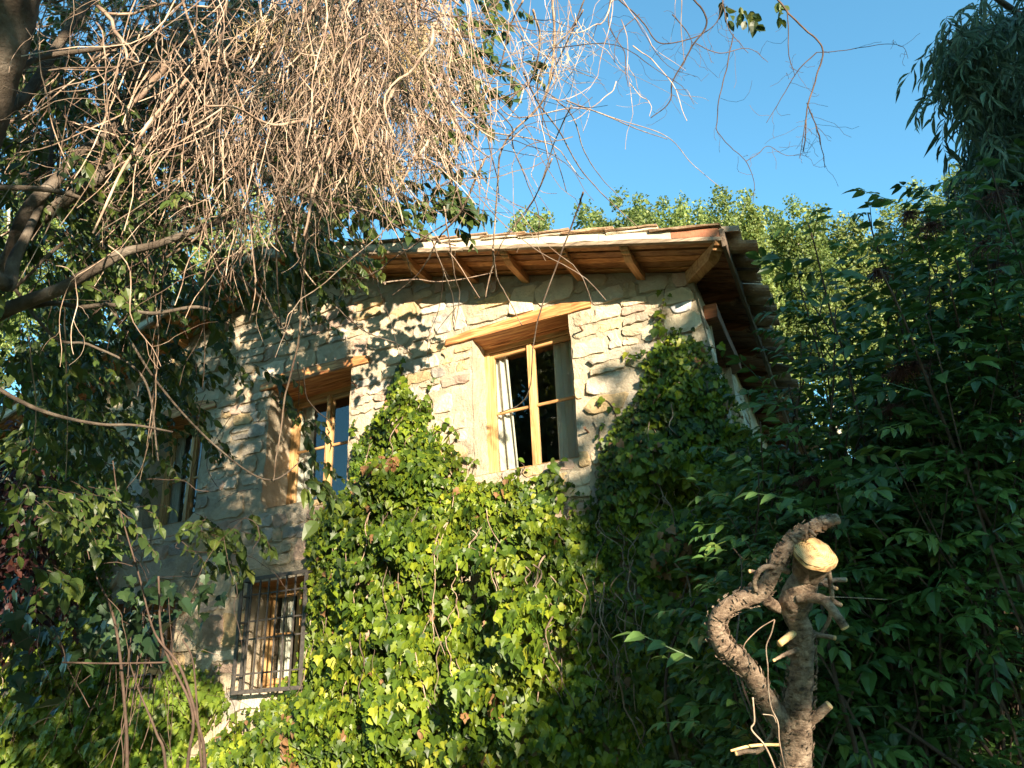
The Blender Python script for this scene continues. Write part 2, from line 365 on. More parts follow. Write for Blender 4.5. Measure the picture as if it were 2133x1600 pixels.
MM['twig'] = solid('dark_twig_bark', [(.3, (.045, .028, .02)), (.7, (.115, .075, .055))], scale=14, bump=.3, bscale=60, rough=.85, rnd=.4)
MM['bark'] = solid('limb_bark', [(.3, (.045, .032, .024)), (.5, (.105, .08, .058)), (.7, (.20, .165, .13))], scale=7, bump=.8, bscale=28, dist=.03, rough=.9)
MM['stump_bark'] = solid('pruned_bark', [(.32, (.05, .032, .022)), (.46, (.22, .15, .10)), (.68, (.42, .31, .22))], scale=26, bump=1., bscale=60, dist=.018, rough=.9, stretch=(1, 1, 1.5), rnd=.3)
MM['cut'] = solid('cut_wood', [(.3, (.46, .25, .09)), (.5, (.64, .40, .17)), (.7, (.72, .50, .25))], scale=14, bump=.2, bscale=80, rough=.7, stretch=(1, 1, 4), dist=.004)
MM['pale_bark'] = solid('poplar_bark', [(.3, (.22, .19, .14)), (.7, (.45, .41, .33))], scale=4, bump=.5, bscale=9, rough=.9)
MM['ground'] = solid('meadow_soil', [(.3, (.035, .04, .015)), (.55, (.06, .075, .025)), (.8, (.11, .10, .05))], scale=1.2, bump=.6, bscale=6, rough=.95)
m, n, l, b = newmat('sawn_end_grain'); geo = n.new('ShaderNodeNewGeometry'); vm = n.new('ShaderNodeVectorMath'); vm.operation = 'DISTANCE'
vm.inputs[1].default_value = tuple(at(1690, 1146, 2.69)); l.new(geo.outputs['Position'], vm.inputs[0])
wn = n.new('ShaderNodeTexNoise'); wn.inputs['Scale'].default_value = 18; wn.inputs['Detail'].default_value = 5; l.new(geo.outputs['Position'], wn.inputs['Vector'])
ad = n.new('ShaderNodeMath'); ad.operation = 'MULTIPLY_ADD'; ad.inputs[1].default_value = .022; l.new(wn.outputs[0], ad.inputs[0]); l.new(vm.outputs['Value'], ad.inputs[2])
ml = n.new('ShaderNodeMath'); ml.operation = 'MULTIPLY'; ml.inputs[1].default_value = 900; l.new(ad.outputs[0], ml.inputs[0]); sn = n.new('ShaderNodeMath'); sn.operation = 'SINE'; l.new(ml.outputs[0], sn.inputs[0])
n2 = n.new('ShaderNodeTexNoise'); n2.inputs['Scale'].default_value = 45; n2.inputs['Detail'].default_value = 6; l.new(geo.outputs['Position'], n2.inputs['Vector'])
mr = n.new('ShaderNodeMath'); mr.operation = 'MULTIPLY_ADD'; mr.inputs[1].default_value = .10; l.new(sn.outputs[0], mr.inputs[0]); l.new(n2.outputs[0], mr.inputs[2])
r = ramp(n, [(.30, (.20, .10, .04)), (.45, (.44, .26, .10)), (.7, (.60, .40, .19))]); l.new(mr.outputs[0], r.inputs[0]); l.new(r.outputs[0], b.inputs['Base Color']); b.inputs['Roughness'].default_value = .75
bp = n.new('ShaderNodeBump'); bp.inputs['Strength'].default_value = .3; bp.inputs['Distance'].default_value = .003; l.new(mr.outputs[0], bp.inputs['Height']); l.new(bp.outputs[0], b.inputs['Normal'])
MM['cut_end_grain'] = m

# ============================================================ GROUND
a = Acc(); gx = np.concatenate([-np.geomspace(900, 2, 22), np.linspace(-1.5, 1.5, 5), np.geomspace(2, 900, 22)])
GX, GY = np.meshgrid(gx, gx + 4); GZ = fbm(np.stack([GX * .4, GY * .4, GX * 0], -1), 3) * .12 - .06 + .25 * np.clip((GY - 4) / 5, 0, 1)
k = len(gx); ii = np.arange(k - 1)[:, None] * k + np.arange(k - 1)[None]; ii = ii.ravel()
a.add(np.stack([GX, GY, GZ], -1).reshape(-1, 3), np.stack([ii, ii + 1, ii + k + 1, ii + k], 1))
link('ground', a.mesh('ground', MM['ground'], True), kind='structure')

# ============================================================ STONE HOUSE
RS = .285; APEX = 4.5; V0 = 5.13
def rake(u): return V0 + RS * np.minimum(u, 2 * APEX - np.asarray(u, float))
def batter(u, v): return -np.clip(V0 - v, 0, 9) * .08 * np.clip(1 - u / .6, 0, 1) + 0 * u
OPEN = dict(main=(1.13, 2.11, 3.70, 5.04), mid=(3.50, 4.55, 3.78, 5.09), left=(5.46, 6.28, 3.82, 5.05), grille=(3.86, 4.63, 2.10, 3.06), low=(5.55, 6.45, 1.95, 3.05))
house = thing('stone_house', 'old rubble stone house with gable end, timber windows and wooden eaves, half covered in ivy', 'house', H(4.5, -4, 0))
us = np.unique(np.round(np.concatenate([np.arange(0, 9.001, .05), [x for o in OPEN.values() for x in o[:2]]]), 3))
vs = np.unique(np.round(np.concatenate([np.arange(-.1, 6.5, .05), [x for o in OPEN.values() for x in o[2:]]]), 3))
UU, VV = np.meshgrid(us, vs)
def wall_relief(u, v): return .030 * fbm(np.stack([u * 1.3, v * 1.3, u * 0], -1), 2) + .022 * fbm(np.stack([u * 5, v * 7, u * 0 + 5], -1), 3)
OO = wall_relief(UU, VV) - .007; VVc = np.minimum(VV, rake(UU))
ed = np.zeros_like(OO, bool)
for o in OPEN.values():
    ed |= (UU > o[0] - .001) & (UU < o[1] + .001) & (VV > o[2] - .001) & (VV < o[3] + .001)
UUj = UU + np.where(ed, .012 * fbm(np.stack([UU * 9, VV * 9, UU * 0], -1), 2), 0)
pts = H(UUj + batter(UU, VV), OO, VVc); nu = len(us)
q = []
cu = (us[:-1] + us[1:]) / 2; cv = (vs[:-1] + vs[1:]) / 2
for j in range(len(vs) - 1):
    for i in range(nu - 1):
        if vs[j] > rake(cu[i]): continue
        if any(o[0] < cu[i] < o[1] and o[2] < cv[j] < o[3] for o in OPEN.values()): continue
        q.append([j * nu + i, j * nu + i + 1, (j + 1) * nu + i + 1, (j + 1) * nu + i])
a = Acc(); a.add(pts.reshape(-1, 3), np.array(q))
front = link('front_wall', a.mesh('front_wall', MM['mortar'], True), house)
# opening reveals (rough jamb, sill and head faces), part of the wall
REC = dict(main=.27, mid=.38, left=.27, grille=.30, low=.3)
def reveal(o, dep):
    a = Acc()
    def strip(p0, p1, nn):
        t = np.linspace(0, 1, nn); dd = np.array([-.0, -.07, -.14, -.21, -dep - .12])
        T, Dd = np.meshgrid(t, dd); u = p0[0] + (p1[0] - p0[0]) * T; v = p0[1] + (p1[1] - p0[1]) * T
        wr = wall_relief(u, v); off = .012 * fbm(np.stack([u * 9, v * 9, u * 0], -1), 2)
        nx = .018 * fbm(np.stack([u * 6, v * 8, Dd * 8], -1), 3) * (Dd < 0)
        isv = p0[0] == p1[0]
        uu = u + (off + nx if isv else off); vv2 = v + (0 if isv else nx)
        P = H(uu, np.where(Dd == 0, wr, Dd), vv2); nn_ = nn
        idx = np.array([[r * nn_ + c, r * nn_ + c + 1, (r + 1) * nn_ + c + 1, (r + 1) * nn_ + c] for r in range(4) for c in range(nn_ - 1)])
        a.add(P.reshape(-1, 3), idx)
    strip((o[0], o[2]), (o[0], o[3]), 24); strip((o[1], o[2]), (o[1], o[3]), 24); strip((o[0], o[2]), (o[1], o[2]), 18)
    return a
for kx, o in OPEN.items():
    a = reveal(o, REC[kx]); link('reveal', a.mesh('reveal', MM['mortar'], True), front)

# ---- stones in rough courses
LINT = [(.90, 2.40, 5.035, 5.14), (3.28, 4.70, 5.085, 5.21), (5.3, 6.4, 5.04, 5.16)]
rects = list(OPEN.values()) + LINT
g = np.random.default_rng(21); stones = []
v = .0; kk = 0; courses = []
while v < 6.4: courses.append(v); v += g.choice([.11, .15, .19, .24, .30], p=[.14, .24, .28, .22, .12])
def cb(k, u): return courses[k] + .07 * fbm(np.array([u * .8, k * 7.3, 2.]), 2) + .02 * fbm(np.array([u * 4., k * 3.3, 9.]), 1) + .02 * math.sin(u * 1.1 + 1)
def in_ivy_deep(u, v): return False
for k_ in range(len(courses) - 1):
    u = g.uniform(-.1, .05); hgt = courses[k_ + 1] - courses[k_]
    while u < 9.0:
        wd = max(.11, g.lognormal(math.log(hgt * 1.35), .42)); wd = min(wd, .55)
        j = g.normal(size=12) * .024
        u1 = u + wd; jo = .003 + g.random() * .007
        sh_t = g.random() ** 3 * .22 * hgt; sh_b = g.random() ** 3 * .12 * hgt
        P = [(u + jo + j[0], cb(k_, u) + jo + sh_b * g.random()), ((u + u1) / 2 + j[1] * 2, cb(k_, (u + u1) / 2) + jo + sh_b * .5 + j[6] * .5), (u1 - jo + j[2], cb(k_, u1) + jo + sh_b * g.random()), (u1 - jo + j[8] * 1.5, cb(k_, u1) + hgt * (.4 + .2 * g.random())),
             (u1 - jo + j[3], cb(k_ + 1, u1) - jo - sh_t * g.random()), ((u + u1) / 2 + j[4] * 2, cb(k_ + 1, (u + u1) / 2) - jo - sh_t * .5 + j[7] * .5), (u + jo + j[5], cb(k_ + 1, u) - jo - sh_t * g.random()), (u + jo + j[9] * 1.5, cb(k_, u) + hgt * (.4 + .2 * g.random()))]
        if g.random() < .5: P.pop(3)
        if g.random() < .5: P.pop(-1)
        if hgt > .15 and g.random() < .28:                                   # two thin stones instead of one
            for lo, hi in ((0., .5), (.5, 1.)):
                Q = []
                for a0, b0, c0, d0 in ((u + jo, 0, 0, 0), (u1 - jo, 0, 0, 0), (u1 - jo, 1, 0, 0), (u + jo, 1, 0, 0)):
                    vb, vt = cb(k_, a0), cb(k_ + 1, a0); t = lo + .05 if b0 == 0 else hi - .05
                    Q.append((a0 + g.normal() * .014, vb + (vt - vb) * t + g.normal() * .006))
                Q.insert(1, ((Q[0][0] + Q[1][0]) / 2, (Q[0][1] + Q[1][1]) / 2 + g.normal() * .008))
                stones.append(np.array(Q))
        else: stones.append(np.array(P))
        u = u1
def keep_out(P):
    c = P.mean(0)
    if c[1] > rake(c[0]) - .03 or c[0] < .03 or c[0] > 8.95: return None
    for r in rects:
        if r[0] < c[0] < r[1] and r[2] < c[1] < r[3]: return None
        for p in P:
            if r[0] - .004 < p[0] < r[1] + .004 and r[2] - .004 < p[1] < r[3] + .004:
                d = [p[0] - r[0] + .006, r[1] - p[0] + .006, p[1] - r[2] + .006, r[3] - p[1] + .006]
                if c[0] < r[0]: p[0] = r[0] - .006
                elif c[0] > r[1]: p[0] = r[1] + .006
                elif c[1] < r[2]: p[1] = r[2] - .006
                elif c[1] > r[3]: p[1] = r[3] + .006
    P[:, 1] = np.minimum(P[:, 1], rake(P[:, 0]) - .015); P[:, 0] = np.clip(P[:, 0], .012, 8.99)
    if np.ptp(P[:, 0]) < .05 or np.ptp(P[:, 1]) < .04: return None
    return P
def chaikin(P):
    q = np.roll(P, -1, 0); out = np.empty((len(P) * 2, 2)); t = .17; out[0::2] = P * (1 - t) + q * t; out[1::2] = P * t + q * (1 - t); return out
def stone_geo(P, fn=H, g=g, bt=True):
    P = chaikin(P); L_ = np.concatenate([[0], np.cumsum(np.linalg.norm(np.diff(np.vstack([P, P[:1]]), axis=0), axis=1))]); Pc = np.vstack([P, P[:1]])
    ts = np.linspace(0, L_[-1], 17)[:-1]; P = np.stack([np.interp(ts, L_, Pc[:, 0]), np.interp(ts, L_, Pc[:, 1])], 1)
    P = P + g.normal(size=P.shape) * min(.0055, L_[-1] * .006)
    c = P.mean(0); nn = len(P); h = .003 + g.random() ** 1.5 * .013; tu, tv = g.normal(size=2) * .05
    rel = lambda Q: (wall_relief(Q[:, 0], Q[:, 1]) if bt else 0)
    rings = []
    cr = wall_relief(c[:1], c[1:2])[0] if bt else 0
    base = .65 * cr
    for s, hh in ((1.0, -.045), (.975, h * .72), (.86, h * .97)):
        Q = c + (P - c) * s
        o = base + hh + ((Q - c) @ np.array([tu, tv]) if hh > 0 else 0) + (g.normal(size=nn) * .0028 if hh > .0 else 0)
        if hh > 0: o = o + .012 * fbm(np.stack([Q[:, 0] * 13, Q[:, 1] * 13, Q[:, 0] * 0 + c[0]], -1), 3)
        uu = Q[:, 0] + (batter(Q[:, 0], Q[:, 1]) if bt else 0)
        rings.append(fn(uu, o, Q[:, 1]))
    ctr = fn(c[0] + (batter(c[0], c[1]) if bt else 0), base + h * 1.05, c[1]).reshape(1, 3)
    V = np.concatenate(rings + [ctr]); i = np.arange(nn); i2 = (i + 1) % nn
    Q4 = np.concatenate([np.stack([r * nn + i, r * nn + i2, (r + 1) * nn + i2, (r + 1) * nn + i], 1) for r in range(2)])
    T3 = np.stack([2 * nn + i, 2 * nn + i2, np.full(nn, 3 * nn)], 1)
    return V, [Q4, T3]
wu = uv(1420, 665)
ivy_main_px = [(838, 765), (870, 830), (905, 850), (925, 920), (965, 950), (985, 1005), (1040, 1012), (1080, 985), (1100, 1010), (1150, 980), (1200, 1015), (1245, 1030), (1255, 960), (1285, 890), (1330, 830), (1345, 775), (1318, 745), (1385, 715), (1398, 690), (1445, 720), (1485, 780), (1510, 850), (1530, 900), (1600, 1000), (1680, 1300), (1700, 1680), (360, 1680), (385, 1600), (470, 1530), (545, 1490), (590, 1450), (620, 1400), (640, 1330), (655, 1240), (645, 1160), (650, 1090), (690, 1060), (735, 1015), (745, 940), (800, 860)]
def to_uv(px): return np.array([uv(*p) for p in px])
IV_MAIN = to_uv(ivy_main_px)
IV_LEFT = to_uv([(95, 1000), (160, 960), (235, 1000), (255, 1100), (235, 1250), (330, 1420), (335, 1380), (440, 1400), (490, 1470), (470, 1500), (400, 1560), (385, 1700), (-60, 1700), (-60, 1300), (60, 1260), (80, 1100)])
def inside(P, poly):
    x, y = P[:, 0], P[:, 1]; ins = np.zeros(len(P), bool); n_ = len(poly)
    for i in range(n_):
        x1, y1 = poly[i]; x2, y2 = poly[(i + 1) % n_]
        c = ((y1 > y) != (y2 > y)) & (x < (x2 - x1) * (y - y1) / (y2 - y1 + 1e-12) + x1); ins ^= c
    return ins
def edist(P, poly):
    d = np.full(len(P), 9.)
    for i in range(len(poly)):
        A_, B_ = poly[i], poly[(i + 1) % len(poly)]; ab = B_ - A_
        t = np.clip(((P - A_) @ ab) / (ab @ ab + 1e-9), 0, 1); d = np.minimum(d, np.linalg.norm(P - A_ - t[:, None] * ab, axis=1))
    return d
geo = []
for P in stones:
    P = keep_out(P)
    if P is None: continue
    c = P.mean(0)[None]
    if (inside(c, IV_MAIN)[0] and edist(c, IV_MAIN)[0] > .3) or c[0, 1] < .3: continue
    geo.append((P, c[0]))
sc_px = []
for P, c in geo:
    q = proj(H(c[0], 0, c[1]))[0]; vis = (-20 < q[0] < 2150) and q[1] < 1620
    hid = (q[0] < 420 and q[1] < 1150) or q[0] < 240
    sc_px.append((np.ptp(P[:, 0]) * np.ptp(P[:, 1]) / q[2] ** 2) * (1 if vis else .01) * (.3 if hid else 1))
order = np.argsort(-np.array(sc_px)); rest = Acc()
white_i = min(range(len(geo)), key=lambda i: np.hypot(*(geo[i][1] - wu)))
rest_by = {}
for rank, i in enumerate(order):
    P, c = geo[i]; V, Fs = stone_geo(P)
    mi = int(g.choice(7, p=[.22, .24, .12, .14, .08, .08, .12])) if c[0] < 3.4 or g.random() < .4 else int(g.choice([2, 4, 5, 0, 6]))
    mat = MM['white_stone'] if i == white_i else MM['stone'][mi]
    if rank < 300 or i == white_i:
        a = Acc(); a.add(V, Fs, g.random()); link('stone', a.mesh('stone', mat, False), front)
    else:
        rest_by.setdefault(mi, Acc()).add(V, Fs, g.random())
for mi, a in rest_by.items(): link('rubble', a.mesh('rubble', MM['stone'][mi]), front, kind='stuff')

# ---- side wall with an opening near the corner
def side_relief(s, v): return .03 * fbm(np.stack([s * 4, v * 6, s * 0 + 3], -1), 3)
ss = np.round(np.unique(np.concatenate([np.arange(0, 8.01, .08), [.30, 1.25]])), 3); vv = np.round(np.unique(np.concatenate([np.arange(-.1, 5.14, .08), [3.6, 4.74, 5.13]])), 3)
S_, V_ = np.meshgrid(ss, vv); pts = HS(S_, side_relief(S_, V_) * (S_ > 0) + .08 * (V0 - V_), V_)
pts[:, 0] = H(batter(np.zeros(len(vv)), vv), 0 * vv, vv); q = []
for j in range(len(vv) - 1):
    for i in range(len(ss) - 1):
        if .3 <= ss[i] < 1.25 and 3.6 <= vv[j] < 4.74: continue
        q.append([j * len(ss) + i, j * len(ss) + i + 1, (j + 1) * len(ss) + i + 1, (j + 1) * len(ss) + i])
a = Acc(); a.add(pts.reshape(-1, 3), np.array(q)); sidew = link('side_wall', a.mesh('side_wall', MM['mortar'], True), house)
a = Acc()
for s in (.30, 1.25):
    hbox(a, s - .01 if s > 1 else s - .02, s + .02 if s > 1 else s + .01, -.45, .06, 3.6, 4.74, fn=HS)
hbox(a, .3, 1.25, -.45, .10, 3.52, 3.6, fn=HS); link('reveal', a.mesh('reveal', MM['mortar']), sidew)
gs = np.random.default_rng(5)
for vr in np.arange(3.3, 4.95, .19):                                   # stones near the corner and in the far jamb
    s = .02
    while s < 2.6:
        wd_ = gs.uniform(.18, .36); c = (s + wd_ / 2, vr + .09)
        if not (.28 < c[0] < 1.28 and 3.6 < c[1] < 4.74) and c[0] < 2.5:
            P = np.array([(s + .01, vr), (s + wd_ - .01, vr + gs.normal() * .01), (s + wd_ - .015, vr + .165), (s + wd_ / 2, vr + .17 + gs.normal() * .01), (s + .01, vr + .165)])
            fn_ = lambda u, o, v_: HS(u, o + .08 * (V0 - v_), v_)
            V, Fs = stone_geo(P, fn=fn_, g=gs, bt=False); a = Acc(); a.add(V, Fs, gs.random()); link('stone', a.mesh('stone', MM['stone'][int(gs.integers(0, 7))]), sidew)
        s += wd_
for vr in np.arange(3.62, 4.7, .2):                                    # far jamb of the opening, seen through it
    for o_ in (-.40, -.2):
        P = np.array([(o_, vr), (o_ + .185, vr + .005), (o_ + .18, vr + .18), (o_ + .09, vr + .185), (o_ + .005, vr + .175)]) + gs.normal(size=(5, 2)) * .006
        fn_ = lambda u, o, v_: HS(1.235 - o, u, v_)
        V, Fs = stone_geo(P, fn=fn_, g=gs, bt=False); a = Acc(); a.add(V, Fs, gs.random()); link('stone', a.mesh('stone', MM['stone'][int(gs.choice([0, 1, 4, 6]))]), sidew)
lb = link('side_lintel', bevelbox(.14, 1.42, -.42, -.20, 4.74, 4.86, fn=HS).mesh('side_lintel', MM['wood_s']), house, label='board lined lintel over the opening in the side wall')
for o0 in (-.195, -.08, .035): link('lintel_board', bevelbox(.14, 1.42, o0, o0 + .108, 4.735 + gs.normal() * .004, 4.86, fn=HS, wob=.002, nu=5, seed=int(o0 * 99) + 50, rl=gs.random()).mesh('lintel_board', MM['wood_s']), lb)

# rest of the shell: back and left walls, floors
a = Acc(); c = [H(9, 0, -.1), H(9, -8.2, -.1), H(9, -8.2, 5.1), H(9, 0, 5.1)]; a.add(np.array(c), np.array([[0, 1, 2, 3]])); link('left_wall', a.mesh('left_wall', MM['mortar']), house)
bk = [H(9, -8.2, -.1), HS(8, 0, -.1), HS(8, 0, 5.1), H(4.5, -8.2, 6.4), H(9, -8.2, 5.1)]
a = Acc(); a.add(np.array(bk), [np.array([[0, 1, 2, 3]]), np.array([[0, 3, 4]])]); link('back_wall', a.mesh('back_wall', MM['mortar']), house)
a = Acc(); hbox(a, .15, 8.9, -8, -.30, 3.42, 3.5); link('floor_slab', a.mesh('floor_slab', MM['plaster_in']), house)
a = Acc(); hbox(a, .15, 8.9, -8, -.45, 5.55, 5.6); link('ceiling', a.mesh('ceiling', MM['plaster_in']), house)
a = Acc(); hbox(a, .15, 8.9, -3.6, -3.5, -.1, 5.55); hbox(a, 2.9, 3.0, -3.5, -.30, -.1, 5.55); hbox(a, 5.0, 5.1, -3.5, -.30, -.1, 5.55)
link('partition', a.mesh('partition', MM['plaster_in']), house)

# ---- lintels
def lintel(nm, u0, u1, v0, v1, seed, label):
    g_ = np.random.default_rng(seed); n_ = 16; a = Acc(); V = []
    for i in range(n_ + 1):
        t = i / n_; uu = u0 + (u1 - u0) * t; top = v0 + (v1 - v0) * (min(1, .45 + 3.2 * t, .5 + 2.5 * (1 - t)) ** .8) * (1 + .08 * math.sin(7 * t + seed)); f = .022 + g_.normal() * .002
        V.append(H([uu] * 5, [-.2, f, f + .003, f - .008, -.2], [v0, v0 + .001, v0 + .012, top, top]))
    V = np.concatenate(V); Fq = [[i * 5 + k, i * 5 + (k + 1) % 5, i * 5 + 5 + (k + 1) % 5, i * 5 + 5 + k] for i in range(n_) for k in range(5)]
    e = n_ * 5; a.add(V, [np.array(Fq), np.array([[0, 1, 2], [0, 2, 3], [0, 3, 4], [e, e + 1, e + 2], [e, e + 2, e + 3], [e, e + 3, e + 4]])], .62)
    return a
for nm, (u0, u1, v0, v1), oi, lab in (('lintel', LINT[0], 'main', 'sunlit timber lintel over the main window'), ('lintel', LINT[1], 'mid', 'shaded timber lintel over the second window'), ('lintel', LINT[2], 'left', None)):
    L = link('lintel', lintel('l', u0 + .01, u1 - .01, v0 + .004, v1 + .012, len(nm) + int(u0), '').mesh('lintel', MM['lintel'], False), house, label=lab)
    o = OPEN[oi]
    for k_, (o0, o1) in enumerate(((-.085, -.203), (-.207, -.42))):
        link('lintel_board', bevelbox(o[0] - .12, o[1] + .12, o1, o0, v0 + .004 - .008 * k_, v0 + .09, rl=.45 + .2 * k_, wob=.0015, nu=6, seed=k_).mesh('lintel_board', MM['lintel']), L)
for oi in ('grille', 'low'):
    o = OPEN[oi]; link('lintel', bevelbox(o[0] - .15, o[1] + .15, -.42, -.015, o[3], o[3] + .1, rl=.2, wob=.003, nu=6).mesh('lintel', MM['lintel']), house)

# ---- windows
def window(oi, mu, rail_v, cur, lab, dark=False):
    o = OPEN[oi]; f = -REC[oi] + .02; wz, wh = MM['wood_z'], MM['wood_h']; tw = .034
    W = link('window', bevelbox(o[0] - .03, o[1] + .03, f - .07, f, o[2] - .005, o[2] + .042, rl=.5).mesh('window', wh), house, label=lab)
    top = o[3] - .004
    def stile(nm, u0, u1, o0, o1, v0, v1, mat=wz, r=.5, p=W, b=.006):
        return link(nm, bevelbox(u0, u1, o0, o1, v0, v1, rl=r, b=b).mesh(nm, mat), p)
    stile('frame', o[0] - .03, o[0] + .05, f - .07, f, o[2] + .042, top - .05); stile('frame', o[1] - .05, o[1] + .03, f - .07, f, o[2] + .042, top - .05, r=.62)
    stile('frame', o[0] - .03, o[1] + .03, f - .07, f - .002, top - .05, top + .03, wh, .4)
    for u0, u1 in ((o[0] + .053, mu - .002), (mu + .002, o[1] - .053)):
        v0, v1 = o[2] + .045, top - .053; fs = f - .012
        S = stile('sash', u0, u0 + tw, fs - .045, fs, v0, v1, r=.55 + .1 * rng.random())
        stile('sash_stile', u1 - tw, u1, fs - .045, fs, v0, v1, r=.6, p=W)
        stile('sash_rail', u0 + tw, u1 - tw, fs - .044, fs - .001, v0, v0 + .055, wh, .5, W); stile('sash_rail', u0 + tw, u1 - tw, fs - .044, fs - .001, v1 - .05, v1, wh, .4, W)
        stile('glazing_bar', u0 + tw, u1 - tw, fs - .036, fs - .004, rail_v - .013, rail_v + .013, wh, .55, W, .008)
        for va, vb in ((v0 + .055, rail_v - .013), (rail_v + .013, v1 - .05)):
            a = Acc(); hbox(a, u0 + tw - .004, u1 - tw + .004, fs - .026, fs - .022, va - .004, vb + .004)
            link('pane', a.mesh('pane', MM['glass']), W)
    if mu: stile('mullion', mu - .022, mu + .022, f - .012, f + .012, o[2] + .045, top - .053, r=.62, b=.009)
    for k_, (u0, u1, narrow) in enumerate(cur):
        n_ = 40; t = np.linspace(0, 1, n_); hv = np.linspace(0, 1, 14); T, Hh = np.meshgrid(t, hv)
        wscale = narrow + (1 - narrow) * (1 - Hh) ** 1.0
        ua, ub = u0, u1
        uu = ua + (ub - ua) * T * wscale
        oo = f - .095 + .018 * np.sin(T * 26 + 1.5 * Hh + k_) + .01 * np.sin(T * 61)
        vv_ = o[2] - .05 + (o[3] - o[2] + .05) * Hh
        P = H(uu, oo, vv_); idx = np.array([[r * n_ + c, r * n_ + c + 1, (r + 1) * n_ + c + 1, (r + 1) * n_ + c] for r in range(13) for c in range(n_ - 1)])
        a = Acc(); a.add(P.reshape(-1, 3), idx); link('curtain', a.mesh('curtain', MM['curtain'], True), W)
    return W
window('main', 1.64, 4.36, [(2.22, 1.84, .8), (1.08, 1.45, .97)], 'sunlit pine window with four panes and a white curtain')
window('mid', 4.05, 4.47, [(4.70, 4.26, .85), (3.42, 3.62, .9)], 'half shaded window whose panes reflect the blue sky')
window('left', 5.87, 4.4, [(6.25, 6.08, .8), (5.42, 5.5, .8)], 'window half hidden behind the hanging leaves')
window('grille', 4.22, 2.6, [(4.5, 4.35, .9)], 'dark window behind the iron grille')
window('low', 6.0, 2.5, [], 'dark ground floor window lost in shade and creeper')

def grille(o, hv, nb, lab, u0, u1, v0, v1):
    G = link('window_grille', bevelbox(u0, u1, .118, .130, v0, v0 + .035, b=.002).mesh('window_grille', MM['iron']), house, label=lab)
    def bar(nm, *bx): link(nm, bevelbox(*bx, b=.002).mesh(nm, MM['iron']), G)
    bar('grille_rail', u0, u1, .118, .130, v1 - .035, v1)
    for u_ in (u0, u1 - .035): bar('grille_post', u_, u_ + .035, .117, .131, v0 + .035, v1 - .035)
    for u_ in (u0, u1 - .006):
        bar('grille_return', u_, u_ + .006, -.02, .117, v0, v0 + .03); bar('grille_return', u_, u_ + .006, -.02, .117, v1 - .03, v1)
    for u_ in (u0 - .001, u1 - .034): bar('wall_strap', u_, u_ + .035, .03, .036, v0 + .03, v1 - .03)
    for i in range(nb):
        uc = u0 + .035 + (u1 - u0 - .07) * (i + 1) / (nb + 1); bar('grille_bar', uc - .0065, uc + .0065, .116, .129, v0 + .034, v1 - .034)
    for v_ in hv:
        bar('cross_bar', u0 + .002, u1 - .002, .109, .115, v_ - .008, v_ + .008)
        for u_ in (u0 + .004, u1 - .01): bar('grille_return', u_, u_ + .006, -.02, .109, v_ - .008, v_ + .008)
grille(OPEN['grille'], (2.92, 2.68, 2.52, 2.22), 6, 'black iron grille caging the small window above the ivy', 3.80, 4.60, 2.05, 3.085)
grille(OPEN['low'], (2.9, 2.6, 2.3), 8, 'iron grille in deep shade at lower left', 5.5, 6.5, 1.92, 3.05)

# nails, a brown chip
for (u_, v_) in ((1.005, 4.835), (1.035, 3.895), (3.42, 4.86)):
    a = Acc(); tube(a, np.array([H(u_, 0, v_), H(u_, .075, v_ + .01), H(u_ - .003, .09, v_ + .012)]), [.009, .009, .013], 6); link('iron_nail', a.mesh('iron_nail', MM['rust']), house)

# ---- roof: deck, soffit, rafters, verge
E0 = H(-.35, .5, V0 - RS * .35); E1 = E0 + SD * 8.8; WE = float((E0 - O0) @ SN)
S0 = float((E0 - O0) @ SD)
def deck(acc, dz0, dz1):
    A_ = [E0, H(APEX, .5, rake(APEX)), H(APEX, -8.6, rake(APEX)), E1]; B_ = [H(APEX, .5, rake(APEX)), H(9.4, .5, rake(9.4)), H(9.4, -8.6, rake(9.4)), H(APEX, -8.6, rake(APEX))]
    for Q in (A_, B_): box(acc, np.array([p + np.array([0, 0, dz0]) for p in Q] + [p + np.array([0, 0, dz1]) for p in Q]))
roof = None
a = Acc(); deck(a, .032, .06); roof = link('roof', a.mesh('roof', MM['grey_wood']), house)
NU = 14
def rake_board(nm, u0, u1, o0, o1, z0, z1, mat, par, r, seed, wob=.0015, b=.003, nu=8, lab=None):
    return link(nm, bevelbox(u0, u1, o0, o1, float(rake(u0)) + z0, float(rake(u0)) + z1, dv=float(rake(u1) - rake(u0)), b=b, wob=wob, nu=nu, seed=seed, rl=r).mesh(nm, mat), par, label=lab)
gb_ = np.random.default_rng(11)
sof = rake_board('front_soffit', -.30, APEX, .405, .478, .004, .026, MM['wood_u'], house, .5, 1)
for sidx, (ua, ub) in enumerate(((None, APEX), (APEX + .003, 9.3))):
    for k_ in range(5):
        o0 = -.02 + k_ * .0995 if k_ < 4 else .38; o0 = -.015 + k_ * .098
        if sidx == 0 and k_ == 4: continue
        uu0 = (-.35 * (o0 + .05) / .5 - .01) if sidx == 0 else ua
        rake_board('soffit_board', uu0, ub, o0 + .006, o0 + .090, .004 + gb_.normal() * .003, .028, MM['wood_u'], sof, gb_.random(), k_ + 7, lab=None)
